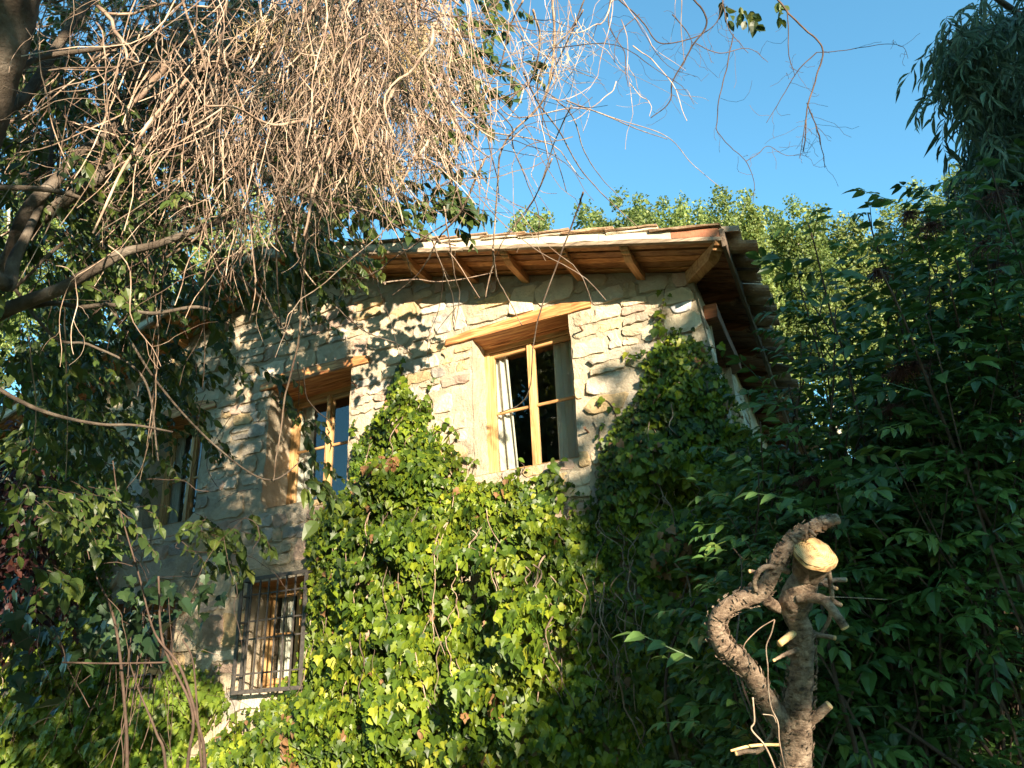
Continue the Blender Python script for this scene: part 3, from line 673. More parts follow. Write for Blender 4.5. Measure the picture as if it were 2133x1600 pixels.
def rafter(base_fn, mat, nm='rafter_tail', wdt=.035, sc_=1., par=None, vr=0.):
    prof = np.array([(-.05, 0), (-.05, -.085), (.33, -.080), (.385, -.055), (.40, -.04), (.425, -.044), (.435, -.022), (.455, -.024), (.47, -.004), (.47, 0)]) * np.array([sc_, 1.])
    n_ = len(prof); V = np.concatenate([base_fn(np.full(n_, -wdt), prof[:, 0], prof[:, 1]), base_fn(np.full(n_, wdt), prof[:, 0], prof[:, 1])])
    a = Acc(); Fq = [[i, (i + 1) % n_, n_ + (i + 1) % n_, n_ + i] for i in range(n_)]; T3 = [[0, i + 1, i] for i in range(1, n_ - 1)] + [[n_, n_ + i, n_ + i + 1] for i in range(1, n_ - 1)]
    a.add(V, [np.array(Fq), np.array(T3)], .4 + .4 * gb_.random()); return link(nm, a.mesh(nm, mat), par or house)
for uc in (.43, .98, 1.53, 2.06, 2.58, 3.11, 3.66, 4.2, 4.8, 5.35, 5.9, 6.45, 7.0, 7.55, 8.1, 8.65):
    rafter(lambda x, o, z, uc=uc: H(uc + x, o, rake(uc + x) + .002 + z), MM['wood_n'])
CD = nrm((E0 - H(0, 0, V0))); CX = nrm(np.cross(CD, [0, 0, 1])); CL = float(np.linalg.norm(E0 - H(0, 0, V0)))
rafter(lambda x, o, z: H(0, 0, V0) + np.multiply.outer(x, CX) + np.multiply.outer(o * CL / .475, CD) + np.multiply.outer(z * 1.25 + .004, np.array([0, 0, 1.])), MM['wood_n'], wdt=.045)
# barge board and verge band
for (ua, ub) in ((-.36, 1.9), (1.905, APEX), (APEX + .003, 7.), (7.005, 9.4)):
    rake_board('barge_board', ua, ub, .48, .522, -.002, .030, MM['grey_wood'], house, .6, int(ua * 7) + 30, wob=.002, nu=14)
ub_ = [-.35, .02, .62, 1.62, 2.75, 3.4, APEX, 5.6, 6.4, 7.6, 8.6, 9.4]
for i in range(len(ub_) - 1):
    rake_board('verge_block', ub_[i] + .002, ub_[i + 1] - .002, .40, .512 + gb_.normal() * .004, .034, .110 + (gb_.random() * .012), MM['red_tile'] if i == 0 else MM['band'], roof, gb_.random(), i + 60, wob=.0028, b=.008, nu=max(3, int((ub_[i + 1] - ub_[i]) / .1)))
u_ = -.37; i = 0
while u_ < 9.3:                                                        # thin verge tiles, each overlapping the next one down
    ln = gb_.uniform(.36, .5); t0 = .125 if i else .105
    for (oa, ob, lift, nm_) in ((.22, .535 + gb_.normal() * .012, 0, 'tile'), (.25, .50 + gb_.normal() * .02, -.022, 'tile')):
        ul, ur = (u_, u_ + ln + .07) if u_ < APEX else (u_ - .0, u_ + ln)
        a = bevelbox(ul, ur, oa, ob, float(rake(ul)) + t0 + lift + (.022 if u_ < APEX else -.0), float(rake(ul)) + t0 + .018 + lift + (.022 if u_ < APEX else 0), dv=float(rake(ur) - rake(ul)) - (.030 if u_ < APEX else -.03), b=.005, wob=.0035, nu=5, seed=i, rl=gb_.random())
        link('tile', a.mesh('tile', MM['tile'] if lift == 0 else MM['band']), roof)
    u_ += ln; i += 1
# side eave
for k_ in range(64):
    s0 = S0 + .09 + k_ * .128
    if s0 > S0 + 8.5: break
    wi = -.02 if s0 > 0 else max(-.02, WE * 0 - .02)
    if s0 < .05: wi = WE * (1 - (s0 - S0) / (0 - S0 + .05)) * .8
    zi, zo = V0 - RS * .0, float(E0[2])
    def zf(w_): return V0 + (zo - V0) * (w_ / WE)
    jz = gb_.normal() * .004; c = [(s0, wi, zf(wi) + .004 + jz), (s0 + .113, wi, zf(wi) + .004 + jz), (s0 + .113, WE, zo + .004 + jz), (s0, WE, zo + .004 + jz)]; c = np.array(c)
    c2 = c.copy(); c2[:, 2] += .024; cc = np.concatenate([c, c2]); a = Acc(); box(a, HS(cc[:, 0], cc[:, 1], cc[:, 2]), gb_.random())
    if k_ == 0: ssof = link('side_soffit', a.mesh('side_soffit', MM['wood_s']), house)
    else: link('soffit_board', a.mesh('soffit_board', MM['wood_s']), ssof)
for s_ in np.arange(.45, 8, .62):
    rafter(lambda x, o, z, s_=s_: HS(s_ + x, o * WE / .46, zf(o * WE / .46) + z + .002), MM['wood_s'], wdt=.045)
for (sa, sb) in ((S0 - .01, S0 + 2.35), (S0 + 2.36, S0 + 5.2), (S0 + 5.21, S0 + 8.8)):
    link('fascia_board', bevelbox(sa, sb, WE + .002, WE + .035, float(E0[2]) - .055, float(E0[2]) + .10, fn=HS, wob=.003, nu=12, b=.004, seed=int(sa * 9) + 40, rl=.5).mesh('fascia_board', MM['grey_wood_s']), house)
def barrel(s_, w0, w1, z0, slope, r0, r1, up, seed):
    """half-round tile, axis down the slope"""
    g_ = np.random.default_rng(seed); a = Acc(); n_ = 9; V = []
    for (w_, r_) in ((w0, r0), ((w0 + w1) / 2, (r0 + r1) / 2), (w1, r1)):
        for th in (0, .016):
            an = np.linspace(0, math.pi, n_); rr = r_ - th
            x = np.cos(an) * rr; z = np.sin(an) * rr * (1 if up else -1)
            V.append(HS(s_ + x, np.full(n_, w_) + g_.normal() * .002, z0 - slope * (w_ - w0) + z))
    Fq = []
    for s3 in range(2):
        for th in range(2):
            b0 = (s3 * 2 + th) * n_; b1 = b0 + 2 * n_
            for i in range(n_ - 1): Fq.append([b0 + i, b0 + i + 1, b1 + i + 1, b1 + i])
    for e in (0, 4 * n_):
        for i in range(n_ - 1): Fq.append([e + i, e + n_ + i, e + n_ + i + 1, e + i + 1])
    for i in (0, n_ - 1):
        for s3 in range(2):
            b0 = s3 * 2 * n_ + i; Fq.append([b0, b0 + n_, b0 + 3 * n_, b0 + 2 * n_])
    a.add(np.concatenate(V), np.array(Fq), g_.random()); return a
SLP = .285 / math.cos(.05)
kk = 0
for s_ in np.arange(S0 + .16, S0 + 8.6, .235):
    j = gb_.normal(size=4) * .013; zb = float(E0[2]) + .13
    link('tile', barrel(s_ + j[0], WE - .28, WE + .17 + j[1] * 2.2, zb + SLP * .28 + j[2] * 1.2 - .01, SLP * (1 + j[0] * 6), .074, .094, True, kk).mesh('tile', MM['tile'], False), roof)
    link('tile', barrel(s_ + .1 + j[3], WE - .28, WE + .25 + j[2] * 2, zb + SLP * .28 - .012, SLP * (1 + j[3] * 6), .080, .072, False, kk + 500).mesh('tile', MM['tile'], False), roof)
    kk += 1

# ============================================================ IVY
IVY = [leaf_ivy(1, .18, .22), leaf_ivy(.7, .1, .35), leaf_ivy(.9, .28, .1), leaf_ovate(.42, .15, .3)]
def ivy_mass(parent, poly, n, tmax, size, mat, n_ind, seed, spread=1.0, low=0.):
    g = np.random.default_rng(seed); lo, hi = poly.min(0), poly.max(0); P = g.uniform(lo, hi, (int(n * 2.6), 2)); P = P[inside(P, poly)]
    hole = vnoise(np.stack([P[:, 0] * 4, P[:, 1] * 4, P[:, 0] * 0 + seed], -1)); P = P[(hole > .24) | (g.random(len(P)) < .3)][:n]
    d = edist(P, poly); lump = fbm(np.stack([P[:, 0] * 2.6, P[:, 1] * 3.2, P[:, 0] * 0 + seed * .7], -1), 3)
    T = np.clip(.05 + .45 * d, 0, tmax) * np.clip(1 + 1.5 * lump, .15, 2.2) + low * np.clip(2.4 - P[:, 1], 0, 2) * np.clip(d * 3, 0, 1)
    off = T * (1 - g.random(len(P)) ** 1.6 * .75) + .02
    pos = H(P[:, 0] + batter(P[:, 0], P[:, 1]), off, P[:, 1])
    L3 = lambda k: fbm(np.stack([P[:, 0] * 5, P[:, 1] * 6, off * 6 + k], -1), 2)[:, None]
    Z = NW + np.array([0, 0, .55]) + UW * L3(1) * 1.6 + np.array([0, 0, 1.]) * L3(20) * 1.4 + g.normal(size=(len(P), 3)) * .5 * spread
    Y = np.array([0, 0, -1.]) + NW * .35 + UW * (g.normal(size=(len(P), 1)) * .55 + L3(40) * .8) + g.normal(size=(len(P), 3)) * .2
    S = size * np.exp(g.normal(size=len(P)) * .36) * np.clip(.62 + .8 * d, .6, 1.05) * (1 + .14 * np.clip(3 - P[:, 1], 0, 2))
    S = np.minimum(S, size * 1.45)
    R = np.clip(.42 + .35 * fbm(np.stack([P[:, 0] * 3, P[:, 1] * 3, off * 3], -1), 2) + g.normal(size=len(P)) * .24, 0, .955); R[(g.random(len(P)) < .012) | ((fbm(np.stack([P[:, 0] * 2.2, P[:, 1] * 1.6, off * 0 + 60], -1), 2) > .42) & (g.random(len(P)) < .35))] = .99
    B = basis(Y, Z); pos = pos - B[:, 1] * (S * .4)[:, None]
    foliage(parent, IVY, pos, B, S, R, mat, n_ind)
    return P, off
def ivy_stems(parent, poly, n, tmax, seed, nm='stem'):
    g = np.random.default_rng(seed); lo, hi = poly.min(0), poly.max(0); rest = Acc(); k = 0
    while k < n:
        p = g.uniform(lo, hi)
        if not inside(p[None], poly)[0]: continue
        ln = g.uniform(.3, 1.1); m_ = 9; t = np.linspace(0, 1, m_)
        uu = p[0] + .08 * np.cumsum(g.normal(size=m_)) * .5; vv_ = p[1] - ln * t
        dd = edist(np.stack([uu, vv_], 1), poly); ok = inside(np.stack([uu, vv_], 1), poly)
        if ok.sum() < m_: continue
        oo = np.clip(.03 + .42 * dd, 0, tmax) * g.uniform(.5, 1.15) + .02 * g.normal(size=m_)
        a = Acc() if k < 40 else rest; tube(a, spline(H(uu, oo, vv_), 18), np.linspace(.0055, .002, 18) * g.uniform(.6, 1.3), 4, r=g.random())
        if k < 40: link('stem', a.mesh('stem', MM['vine']), parent)
        k += 1
    if rest.n: link('stems', rest.mesh('stems', MM['vine']), parent, kind='stuff')
def shoot(parent, px, size, mat, seed, off=.035, step=.045, sname='shoot'):
    g = np.random.default_rng(seed); Q = np.array([uv(*p) for p in px]); C_ = spline(Q, 60); L_ = np.concatenate([[0], np.cumsum(np.linalg.norm(np.diff(C_, axis=0), axis=1))])
    a = Acc(); tube(a, H(C_[:, 0] + batter(C_[:, 0], C_[:, 1]), .025 + 0 * C_[:, 0], C_[:, 1]), np.linspace(.005, .002, 60), 4); link('shoot', a.mesh('shoot', MM['twig']), parent)
    ts = np.arange(0, L_[-1], step); P = np.stack([np.interp(ts, L_, C_[:, 0]), np.interp(ts, L_, C_[:, 1])], 1) + g.normal(size=(len(ts), 2)) * .02
    pos = H(P[:, 0] + batter(P[:, 0], P[:, 1]), off + g.random(len(P)) * .03, P[:, 1])
    Z = NW + np.array([0, 0, .4]) + g.normal(size=(len(P), 3)) * .4; Y = np.array([0, 0, -1.]) + UW * (np.where(np.arange(len(P)) % 2, 1, -1)[:, None] * .8) + g.normal(size=(len(P), 3)) * .3
    S = size * np.exp(g.normal(size=len(P)) * .3); B = basis(Y, Z); foliage(parent, IVY, pos, B, S, np.clip(.5 + g.normal(size=len(P)) * .25, 0, .95), mat, 60)

iv = thing('ivy_mass', 'great bright green ivy mass covering the middle of the stone wall below the main window', 'ivy', H(2.6, .2, 0))
cut_u = to_uv([(1262, 900), (1262, 1680)])
left_main = np.array([p for p in IV_MAIN]); 
def clip_poly(poly, side, uf):
    """keep part of polygon with (u - uf(v)) * side > 0, sampled"""
    return poly
def masked(poly, cond):
    return poly
ivy_mass(iv, to_uv([(838, 765), (870, 830), (905, 850), (925, 920), (965, 950), (985, 1005), (1040, 1012), (1080, 985), (1100, 1010), (1150, 980), (1200, 1015), (1255, 1040), (1275, 1200), (1300, 1400), (1330, 1680), (360, 1680), (385, 1600), (470, 1530), (545, 1490), (590, 1450), (620, 1400), (640, 1330), (655, 1240), (645, 1160), (650, 1090), (690, 1060), (735, 1015), (745, 940), (800, 860)]), 19000, .38, .065, MM['ivy'], 300, 31, low=.12)
ivy_stems(iv, IV_MAIN, 160, .36, 32)
for i, px in enumerate([[(850, 800), (838, 770), (842, 745)], [(880, 900), (905, 850), (893, 815), (905, 790)], [(960, 960), (990, 960), (985, 1000)], [(760, 930), (740, 900), (748, 870)], [(940, 930), (960, 905), (925, 880)], [(1080, 1000), (1095, 975), (1080, 960)], [(1150, 1000), (1160, 970), (1180, 960)], [(690, 1060), (660, 1085), (655, 1130)], [(470, 1520), (500, 1480), (560, 1475)], [(560, 1470), (600, 1420), (640, 1400)], [(655, 1200), (640, 1240), (636, 1260)]]):
    shoot(iv, px, .062, MM['ivy_young_lit'], 50 + i)
ic = thing('ivy_on_corner', 'dark green ivy climbing the shaded right corner of the house up towards the eaves', 'ivy', H(.3, .2, 0))
ivy_mass(ic, to_uv([(1245, 1030), (1255, 960), (1285, 890), (1330, 830), (1345, 775), (1318, 745), (1385, 715), (1398, 690), (1445, 720), (1485, 780), (1510, 850), (1530, 900), (1600, 1000), (1680, 1300), (1700, 1680), (1330, 1680), (1300, 1400), (1275, 1200)]), 9500, .28, .064, MM['ivy'], 300, 33, low=.1)
for i, px in enumerate([[(1372, 720), (1368, 690), (1380, 640), (1385, 605)], [(1400, 720), (1415, 700), (1440, 690)], [(1330, 750), (1310, 742), (1298, 738)], [(1290, 880), (1270, 840), (1245, 835)], [(1440, 720), (1470, 730), (1500, 735)], [(1260, 960), (1250, 900), (1262, 880)], [(1375, 740), (1385, 700), (1372, 660)]]):
    shoot(ic, px, .055, MM['ivy'], 80 + i)
il = thing('ivy_at_left', 'shaded ivy climbing the left part of the house wall and spreading along its foot', 'ivy', H(7, .2, 0))
ivy_mass(il, IV_LEFT, 11000, .30, .072, MM['ivy_young_lit'], 300, 35, low=.1); ivy_stems(il, IV_LEFT, 60, .3, 36)  # brighter leaf colour makes this mass look lit
for i, px in enumerate([[(400, 1420), (405, 1390), (420, 1360)], [(470, 1460), (460, 1400), (470, 1380)], [(230, 1010), (220, 980), (235, 940)], [(130, 1000), (125, 960), (135, 930)]]): shoot(il, px, .06, MM['ivy_young_lit'], 95 + i)

# ============================================================ BRANCH HELPERS
def limb(parent, name, pts, w_px, mat, k=12, bump=.10, n=40, lab=None, r=.5, bf=14.):
    """pts: (px, py, depth); w_px: half widths in photo pixels at the ends"""
    P = spline(np.array([at(*p) for p in pts]), n); D = spline(np.array([[p[2]] * 3 for p in pts]), n)[:, 0]
    W_ = np.interp(np.linspace(0, 1, n), np.linspace(0, 1, len(w_px)), w_px); a = Acc(); tube(a, P, W_ * D / F_PX, k, r=r, bump=bump, bf=bf)
    return link(name, a.mesh(name, mat, True), parent, label=lab), P
def wander(g, p, d, L, n=12, jit=.35, grav=.15, gdir=(0, 0, -1)):
    d = nrm(d); out = [np.array(p, float)]; st = L / (n - 1)
    for _ in range(n - 1):
        d = nrm(d + g.normal(size=3) * jit * .5 + np.array(gdir) * grav); out.append(out[-1] + d * st)
    return np.array(out)
class Leaves:
    def __init__(s): s.P = []; s.B = []; s.S = []; s.R = []
    def add(s, P, B, S, R): s.P.append(P); s.B.append(B); s.S.append(S); s.R.append(R)
    def done(s): return np.concatenate(s.P), np.concatenate(s.B), np.concatenate(s.S), np.concatenate(s.R)
def spray(LV, acc, g, p, d, L, nl, size, droop=.12, rbase=.5, rt=.0022):
    """twig with alternate hanging leaves"""
    C_ = wander(g, p, d, L, 8, .3, droop); tube(acc, C_, np.linspace(rt, rt * .4, 8), 3, r=g.random(), cap=False)
    t = np.linspace(.12, 1, nl); x = t * 7; i = np.minimum(x.astype(int), 6); f = (x - i)[:, None]; Q = C_[i] * (1 - f) + C_[i + 1] * f; T = nrm(C_[i + 1] - C_[i])
    sd = nrm(np.cross(T, [0, 0, 1.])) * np.where(np.arange(nl) % 2, 1, -1)[:, None]
    Y = T * .6 + sd * .75 + np.array([0, 0, -.45]) + g.normal(size=(nl, 3)) * .25; Z = np.array([0, 0, 1.]) + g.normal(size=(nl, 3)) * .45 - .25 * fw
    LV.add(Q, basis(Y, Z), size * np.exp(g.normal(size=nl) * .25), np.clip(rbase + g.normal(size=nl) * .25, 0, 1))

# ============================================================ LEFT TREE (near, overhanging)
lt = thing('overhanging_tree', 'leafy tree at upper left whose grey limbs and small dark leaves hang over the house', 'tree', (at(20, 540, 3.4)[0], at(20, 540, 3.4)[1], 0))
limb(lt, 'trunk', [(60, -260, 2.9), (30, -60, 2.95), (5, 60, 3.0), (-40, 200, 3.05), (-90, 420, 3.1), (-110, 900, 3.1), (-120, 1800, 3.1)], [52, 54, 56, 60, 66, 75], MM['bark'], 24, .07, 60)
LB = [([(-60, 700, 3.5), (-10, 600, 3.45), (22, 530, 3.4), (55, 440, 3.4), (115, 377, 3.5), (160, 322, 3.6), (210, 289, 3.7), (260, 240, 3.8), (340, 200, 4)], [18, 15, 12, 8, 5]),
      ([(-30, 640, 3.6), (40, 500, 3.5), (131, 423, 3.5), (197, 377, 3.5), (295, 305, 3.6), (345, 262, 3.7), (394, 220, 3.8), (460, 164, 3.9), (540, 80, 4.1)], [16, 13, 11, 9, 5]),
      ([(-40, 670, 3.4), (45, 632, 3.35), (119, 605, 3.3), (163, 581, 3.3), (208, 556, 3.3), (262, 525, 3.35), (328, 509, 3.4), (427, 472, 3.6), (520, 440, 3.8)], [17, 13, 11, 8, 4]),
      ([(-30, 560, 3.0), (15, 593, 3.1), (30, 540, 3.2), (60, 480, 3.3), (100, 380, 3.6), (110, 250, 3.8)], [18, 15, 11, 6, 4]),
      ([(-20, 800, 3.3), (50, 840, 3.3), (119, 866, 3.3), (208, 884, 3.35), (282, 886, 3.4), (360, 900, 3.5)], [5, 4, 3, 2]),
      ([(60, 640, 3.4), (113, 632, 3.4), (170, 640, 3.4), (232, 635, 3.4), (312, 653, 3.5), (400, 640, 3.6), (438, 645, 3.6)], [6, 5, 4, 3]),
      ([(-40, 170, 3.1), (0, 167, 3.1), (82, 121, 3.2), (203, 102, 3.3), (315, 84, 3.4), (394, 98, 3.5), (470, 120, 3.6)], [7, 6, 5, 4, 3]),
      ([(-40, 390, 3.2), (50, 392, 3.2), (108, 397, 3.2), (170, 413, 3.3), (250, 440, 3.4)], [6, 6, 5, 3]),
      ([(0, 560, 3.5), (110, 700, 3.5), (190, 720, 3.5), (300, 790, 3.6), (330, 960, 3.6)], [4, 3, 2.5, 1.5]),
      ([(-10, 250, 3.3), (60, 190, 3.4), (150, 50, 3.6), (240, -60, 3.8)], [12, 10, 8]),
      ([(270, 520, 3.5), (400, 500, 3.6), (480, 560, 3.8), (560, 640, 4.0), (600, 700, 4)], [5, 4, 3, 2]),
      ([(340, 300, 3.6), (480, 330, 3.8), (620, 300, 4.1), (760, 360, 4.3), (860, 420, 4.5)], [7, 6, 5, 3]),
      ([(420, 150, 3.9), (560, 60, 4.1), (700, 20, 4.3), (860, 60, 4.5), (1000, 80, 4.6)], [8, 7, 5, 3]),
      ([(230, 640, 3.7), (330, 800, 3.9), (450, 930, 4.1), (560, 1000, 4.3), (640, 950, 4.4)], [2.6, 2.2, 1.8, 1.2])]
for pts, ww in LB: limb(lt, 'branch', pts, ww, MM['bark'], 10, .10, 36)
g = np.random.default_rng(41); LV = Leaves(); tw = Acc()
ELL = [((150, 330), (240, 170), 3.3, 4.8, 160, .046), ((140, 520), (230, 120), 3.3, 4.8, 110, .046), ((590, 320), (210, 120), 6.4, 8.4, 290, .082), ((560, 120), (330, 170), 6.4, 8.6, 310, .082), ((900, 150), (100, 220), 6.4, 7.8, 120, .088),
       ((640, 560), (110, 110), 5.0, 6.4, 62, .066), ((270, 715), (230, 80), 5.2, 7.0, 88, .068), ((470, 610), (130, 80), 5.2, 6.6, 42, .066), ((90, 800), (160, 130), 4, 6.2, 130, .062), ((150, 900), (150, 70), 5, 7.0, 95, .066), ((410, 780), (90, 50), 6.4, 7.4, 13, .066), ((430, 930), (80, 40), 6.4, 7.4, 8, .068),
       ((640, 960), (60, 55), 5.0, 5.8, 12, .066), ((420, 1120), (80, 50), 5.6, 6.6, 22, .068), ((500, 1090), (80, 40), 5.0, 6, 8, .07), ((800, 420), (130, 35), 6.3, 6.8, 40, .074), ((700, 450), (60, 30), 6.2, 6.8, 14, .074), ((950, 425), (50, 40), 6.2, 6.6, 12, .088), ((130, 1060), (140, 90), 3.6, 5.0, 70, .056), ((240, 130), (240, 110), 3.8, 5.6, 190, .050), ((80, 120), (110, 130), 4.2, 6, 110, .055), ((360, 200), (120, 100), 5.5, 7.5, 120, .07),
       ((340, 840), (90, 70), 5.8, 7.4, 60, .064), ((170, 330), (230, 150), 5.2, 7.6, 210, .068), ((330, 560), (150, 90), 5.6, 7.2, 90, .066), ((110, 640), (140, 110), 4.8, 7, 120, .062), ((110, 1000), (120, 90), 5.5, 7.2, 70, .066), ((430, 60), (160, 90), 6.5, 8.5, 90, .08), ((610, 540), (90, 80), 5.6, 6.6, 34, .066)]
for (cx, cy), (rx, ry), d0, d1, n_, s_ in ELL:
    cl = [(g.normal() * .5, g.normal() * .5) for _ in range(max(3, n_ // 8))]
    for _ in range(n_):
        c = cl[g.integers(len(cl))] if g.random() < .7 else g.normal(size=2) * .5
        x = cx + rx * (c[0] + g.normal() * .16); y = cy + ry * (c[1] + g.normal() * .16)
        p = at(x, y, g.uniform(d0, d1)); th = g.uniform(-1, 1); dr = np.array([.8 * np.sign(x - cx + 60) * abs(g.normal()) + .4, g.normal() * .5, -.25 + g.normal() * .35])
        spray(LV, tw, g, p, dr, g.uniform(.16, .34), int(g.integers(7, 13)), s_ * g.uniform(.85, 1.15), .14, .45)
OV = [leaf_ovate(.30, .25, .35), leaf_ovate(.34, .12, .2), leaf_ovate(.27, .35, .5)]
foliage(lt, OV, *LV.done(), MM['ovate'], 300); link('twigs', tw.mesh('twigs', MM['twig']), lt, kind='stuff')

# ============================================================ DEAD VINE CURTAIN
vc = thing('dead_vine_curtain', 'thick tangle of dead tan vines hanging down over the upper left of the view', 'vine', (at(700, 0, 3.8)[0], at(700, 0, 3.8)[1], 0))
g = np.random.default_rng(43); cand = []; FK = []
bx = [0, 150, 300, 450, 560, 640, 700, 760, 820, 900, 960, 1010, 1080, 1180, 1330]; by = [300, 420, 560, 640, 620, 560, 520, 470, 440, 420, 410, 400, 420, 380, 320]
def hang(x, y0, y1, dep, rad, jit, slope=0.):
    L_ = max(abs(y1 - y0), 60) * dep / F_PX * 1.12; d = np.array([slope, g.normal() * .15, -1.])
    n_ = 16; return spline(wander(g, at(x, y0, dep), d, L_, 9, jit, .10), n_), rad
for i in range(1250):
    r_ = g.random()
    if r_ < .66: x = float(np.clip(g.normal(770, 100), 430, 950))
    elif r_ < .90: x = g.uniform(330, 800)
    else: x = g.uniform(0, 500)
    y0 = g.uniform(-160, 330 if x > 420 else 200); ymax = np.interp(x, bx, by); y1 = y0 + (ymax - y0) * g.uniform(.35, 1.02)
    cand.append(hang(x, y0, y1, g.uniform(3.2, 4.5), g.lognormal(math.log(.0021), .5), g.uniform(.18, .6), g.normal() * .30))
for i in range(430):                                   # crossing stems
    x = g.uniform(40, 980); y = g.uniform(-60, 460 if x > 350 else 560); s_ = g.choice([-1, 1]); dep = g.uniform(3.2, 4.4)
    cand.append((spline(wander(g, at(x, y, dep), (s_, g.normal() * .2, g.normal() * .6), g.uniform(.3, 1.0), 9, .5, .07), 16), g.lognormal(math.log(.0020), .5)))
for i in range(48):                                    # loose strands over the sky
    x = g.uniform(960, 1330) if i < 60 else g.uniform(1010, 1200); y0 = g.uniform(-120, 200); y1 = y0 + (np.interp(x, bx, by) - y0) * g.uniform(.4, 1.0)
    cand.append(hang(x, y0, y1, g.uniform(3.2, 4.4), g.lognormal(math.log(.0021), .35), .45, g.normal() * .5))
for i in range(16):
    x = g.uniform(940, 1200); y = g.uniform(20, 330); cand.append((spline(wander(g, at(x, y, g.uniform(3.3, 4.2)), (g.choice([-1, 1]), 0, g.normal() * .5), g.uniform(.3, .8), 9, .5, .05), 16), .0022))
Z8 = lambda L_: [(600 + x / 2.666, y / 2.666) for x, y in L_]
Z1 = lambda L_: [(660 + x / 4.848, 440 + y / 4.848) for x, y in L_]
custom = [([(1151, -40), (1151, 0), (1155, 94), (1140, 187), (1114, 232), (1065, 278), (1043, 319), (1037, 375), (1028, 500), (1027, 520), (1029, 545), (1021, 572), (1011, 621)], .0056),
          ([(1027, 520), (1029, 545), (1037, 584), (1052, 611), (1087, 677)], .0048), ([(1150, 330), (1120, 400), (1097, 440), (1048, 502), (1029, 545)], .0034),
          ([(1010, 330), (960, 440), (914, 496), (889, 545), (860, 582), (815, 617)], .0052), ([(802, 592), (804, 588), (866, 582), (907, 587), (959, 582), (1027, 568)], .0036),
          ([(925, 430), (940, 529), (949, 582), (957, 617), (946, 690)], .0036), ([(900, 500), (928, 576), (942, 615), (947, 667)], .0036), ([(823, 480), (846, 533), (858, 574)], .003),
          ([(1215, 400), (1202, 440), (1167, 534), (1125, 650), (1111, 720), (1104, 804), (1083, 842), (1041, 860)], .0044),
          ([(1090, 150), (1121, 214), (1163, 270), (1207, 349), (1256, 405), (1331, 476)], .0040), ([(1150, 200), (1193, 244), (1219, 319), (1256, 375), (1297, 416)], .003),
          ([(1190, 220), (1155, 296), (1117, 405), (1050, 495)], .0032), ([(980, 180), (1012, 210), (1065, 262), (1069, 307), (1099, 382), (1121, 442), (1122, 500)], .0034),
          ([(660, 340), (640, 480), (628, 640), (620, 720), (596, 817), (585, 893), (575, 960), (569, 1005)], .0058), ([(430, 560), (424, 640), (427, 720), (422, 812)], .0038), ([(135, 640), (137, 740), (141, 860), (137, 1000)], .0032),
          ([(60, 700), (75, 860), (60, 960), (30, 1030)], .003), ([(578, 420), (575, 520), (585, 690)], .0052), ([(620, 755), (624, 800), (622, 845)], .0028), ([(633, 765), (640, 830), (680, 872), (700, 886)], .0028),
          ([(300, 500), (330, 700), (310, 900), (290, 1010)], .003), ([(290, 560), (325, 800), (300, 960), (262, 1020)], .0028), ([(350, 480), (320, 820), (318, 960)], .0026),
          ([(1090, 0), (1060, 60), (1045, 130), (1010, 200), (985, 300), (1000, 400)], .0042), ([(1110, 20), (1125, 80), (1110, 160), (1080, 190), (1010, 215), (950, 235)], .0050), ([(1230, -30), (1190, 60), (1140, 120), (1120, 200), (1160, 330), (1180, 400)], .0036),
          ([(1215, 20), (1180, 90), (1150, 160), (1130, 250), (1145, 350)], .0036), ([(950, 640), (905, 700), (880, 780)], .0016), ([(925, 560), (915, 640), (890, 720), (905, 800)], .0018), ([(700, 640), (760, 690), (825, 715), (860, 740)], .0035),
          ([(1000, 120), (1060, 240), (1200, 225), (1290, 250), (1390, 285), (1440, 340), (1500, 390)], .0026), ([(1180, 210), (1260, 240), (1330, 270), (1390, 290)], .003)]
for px, r_ in custom:
    D_ = np.linspace(0, 1, len(px)); dep = 3.7 + .5 * D_
    cand.append((spline(np.array([at(x, y, dd) for (x, y), dd in zip(px, dep)]), 8 * len(px)) + fbm(np.arange(8 * len(px))[:, None] * .3 + np.array([1., 7., 3.]), 2)[:, None] * .004, r_))
for i in range(0, len(cand) - len(custom), 3):          # side shoots forking from the hanging stems
    P_, r_ = cand[i]
    for _ in range(2):
        q = P_[g.integers(3, len(P_) - 2)]; FK.append((spline(wander(g, q, (g.normal(), g.normal() * .5, -.6 + g.normal() * .6), g.uniform(.08, .3), 6, .6, .08), 9), r_ * .55))
ind = set(range(len(cand) - len(custom), len(cand)))
oth = sorted(range(len(cand) - len(custom)), key=lambda i: -cand[i][1])[:200]; ind |= set(oth)
tang = Acc()
for i, (P, r_) in enumerate(cand):
    a = Acc() if i in ind else tang; n_ = len(P); R_ = r_ * np.linspace(1.1, .55, n_) * (1 + .12 * np.sin(np.arange(n_) * 1.7)); tube(a, P, R_, 6 if i in ind else 3, r=g.random(), cap=i in ind)
    if i in ind: link('stem', a.mesh('stem', MM['vine'], True), vc)
for P, r_ in FK: tube(tang, P, r_ * np.linspace(1, .4, len(P)), 3, r=g.random(), cap=False)
link('twig_tangle', tang.mesh('twig_tangle', MM['vine']), vc, kind='stuff')
dk = Acc()
for i in range(420):
    x = g.uniform(-20, 640); y = g.uniform(-60, 520); tube(dk, spline(wander(g, at(x, y, g.uniform(3.4, 4.8)), (g.normal(), g.normal() * .3, -.5 + g.normal() * .6), g.uniform(.25, .9), 9, .5, .08), 16), g.lognormal(math.log(.002), .45) * np.linspace(1.2, .5, 16), 3, r=g.random(), cap=False)
link('dark_twigs', dk.mesh('dark_twigs', MM['twig']), vc, kind='stuff')
fz = Acc()
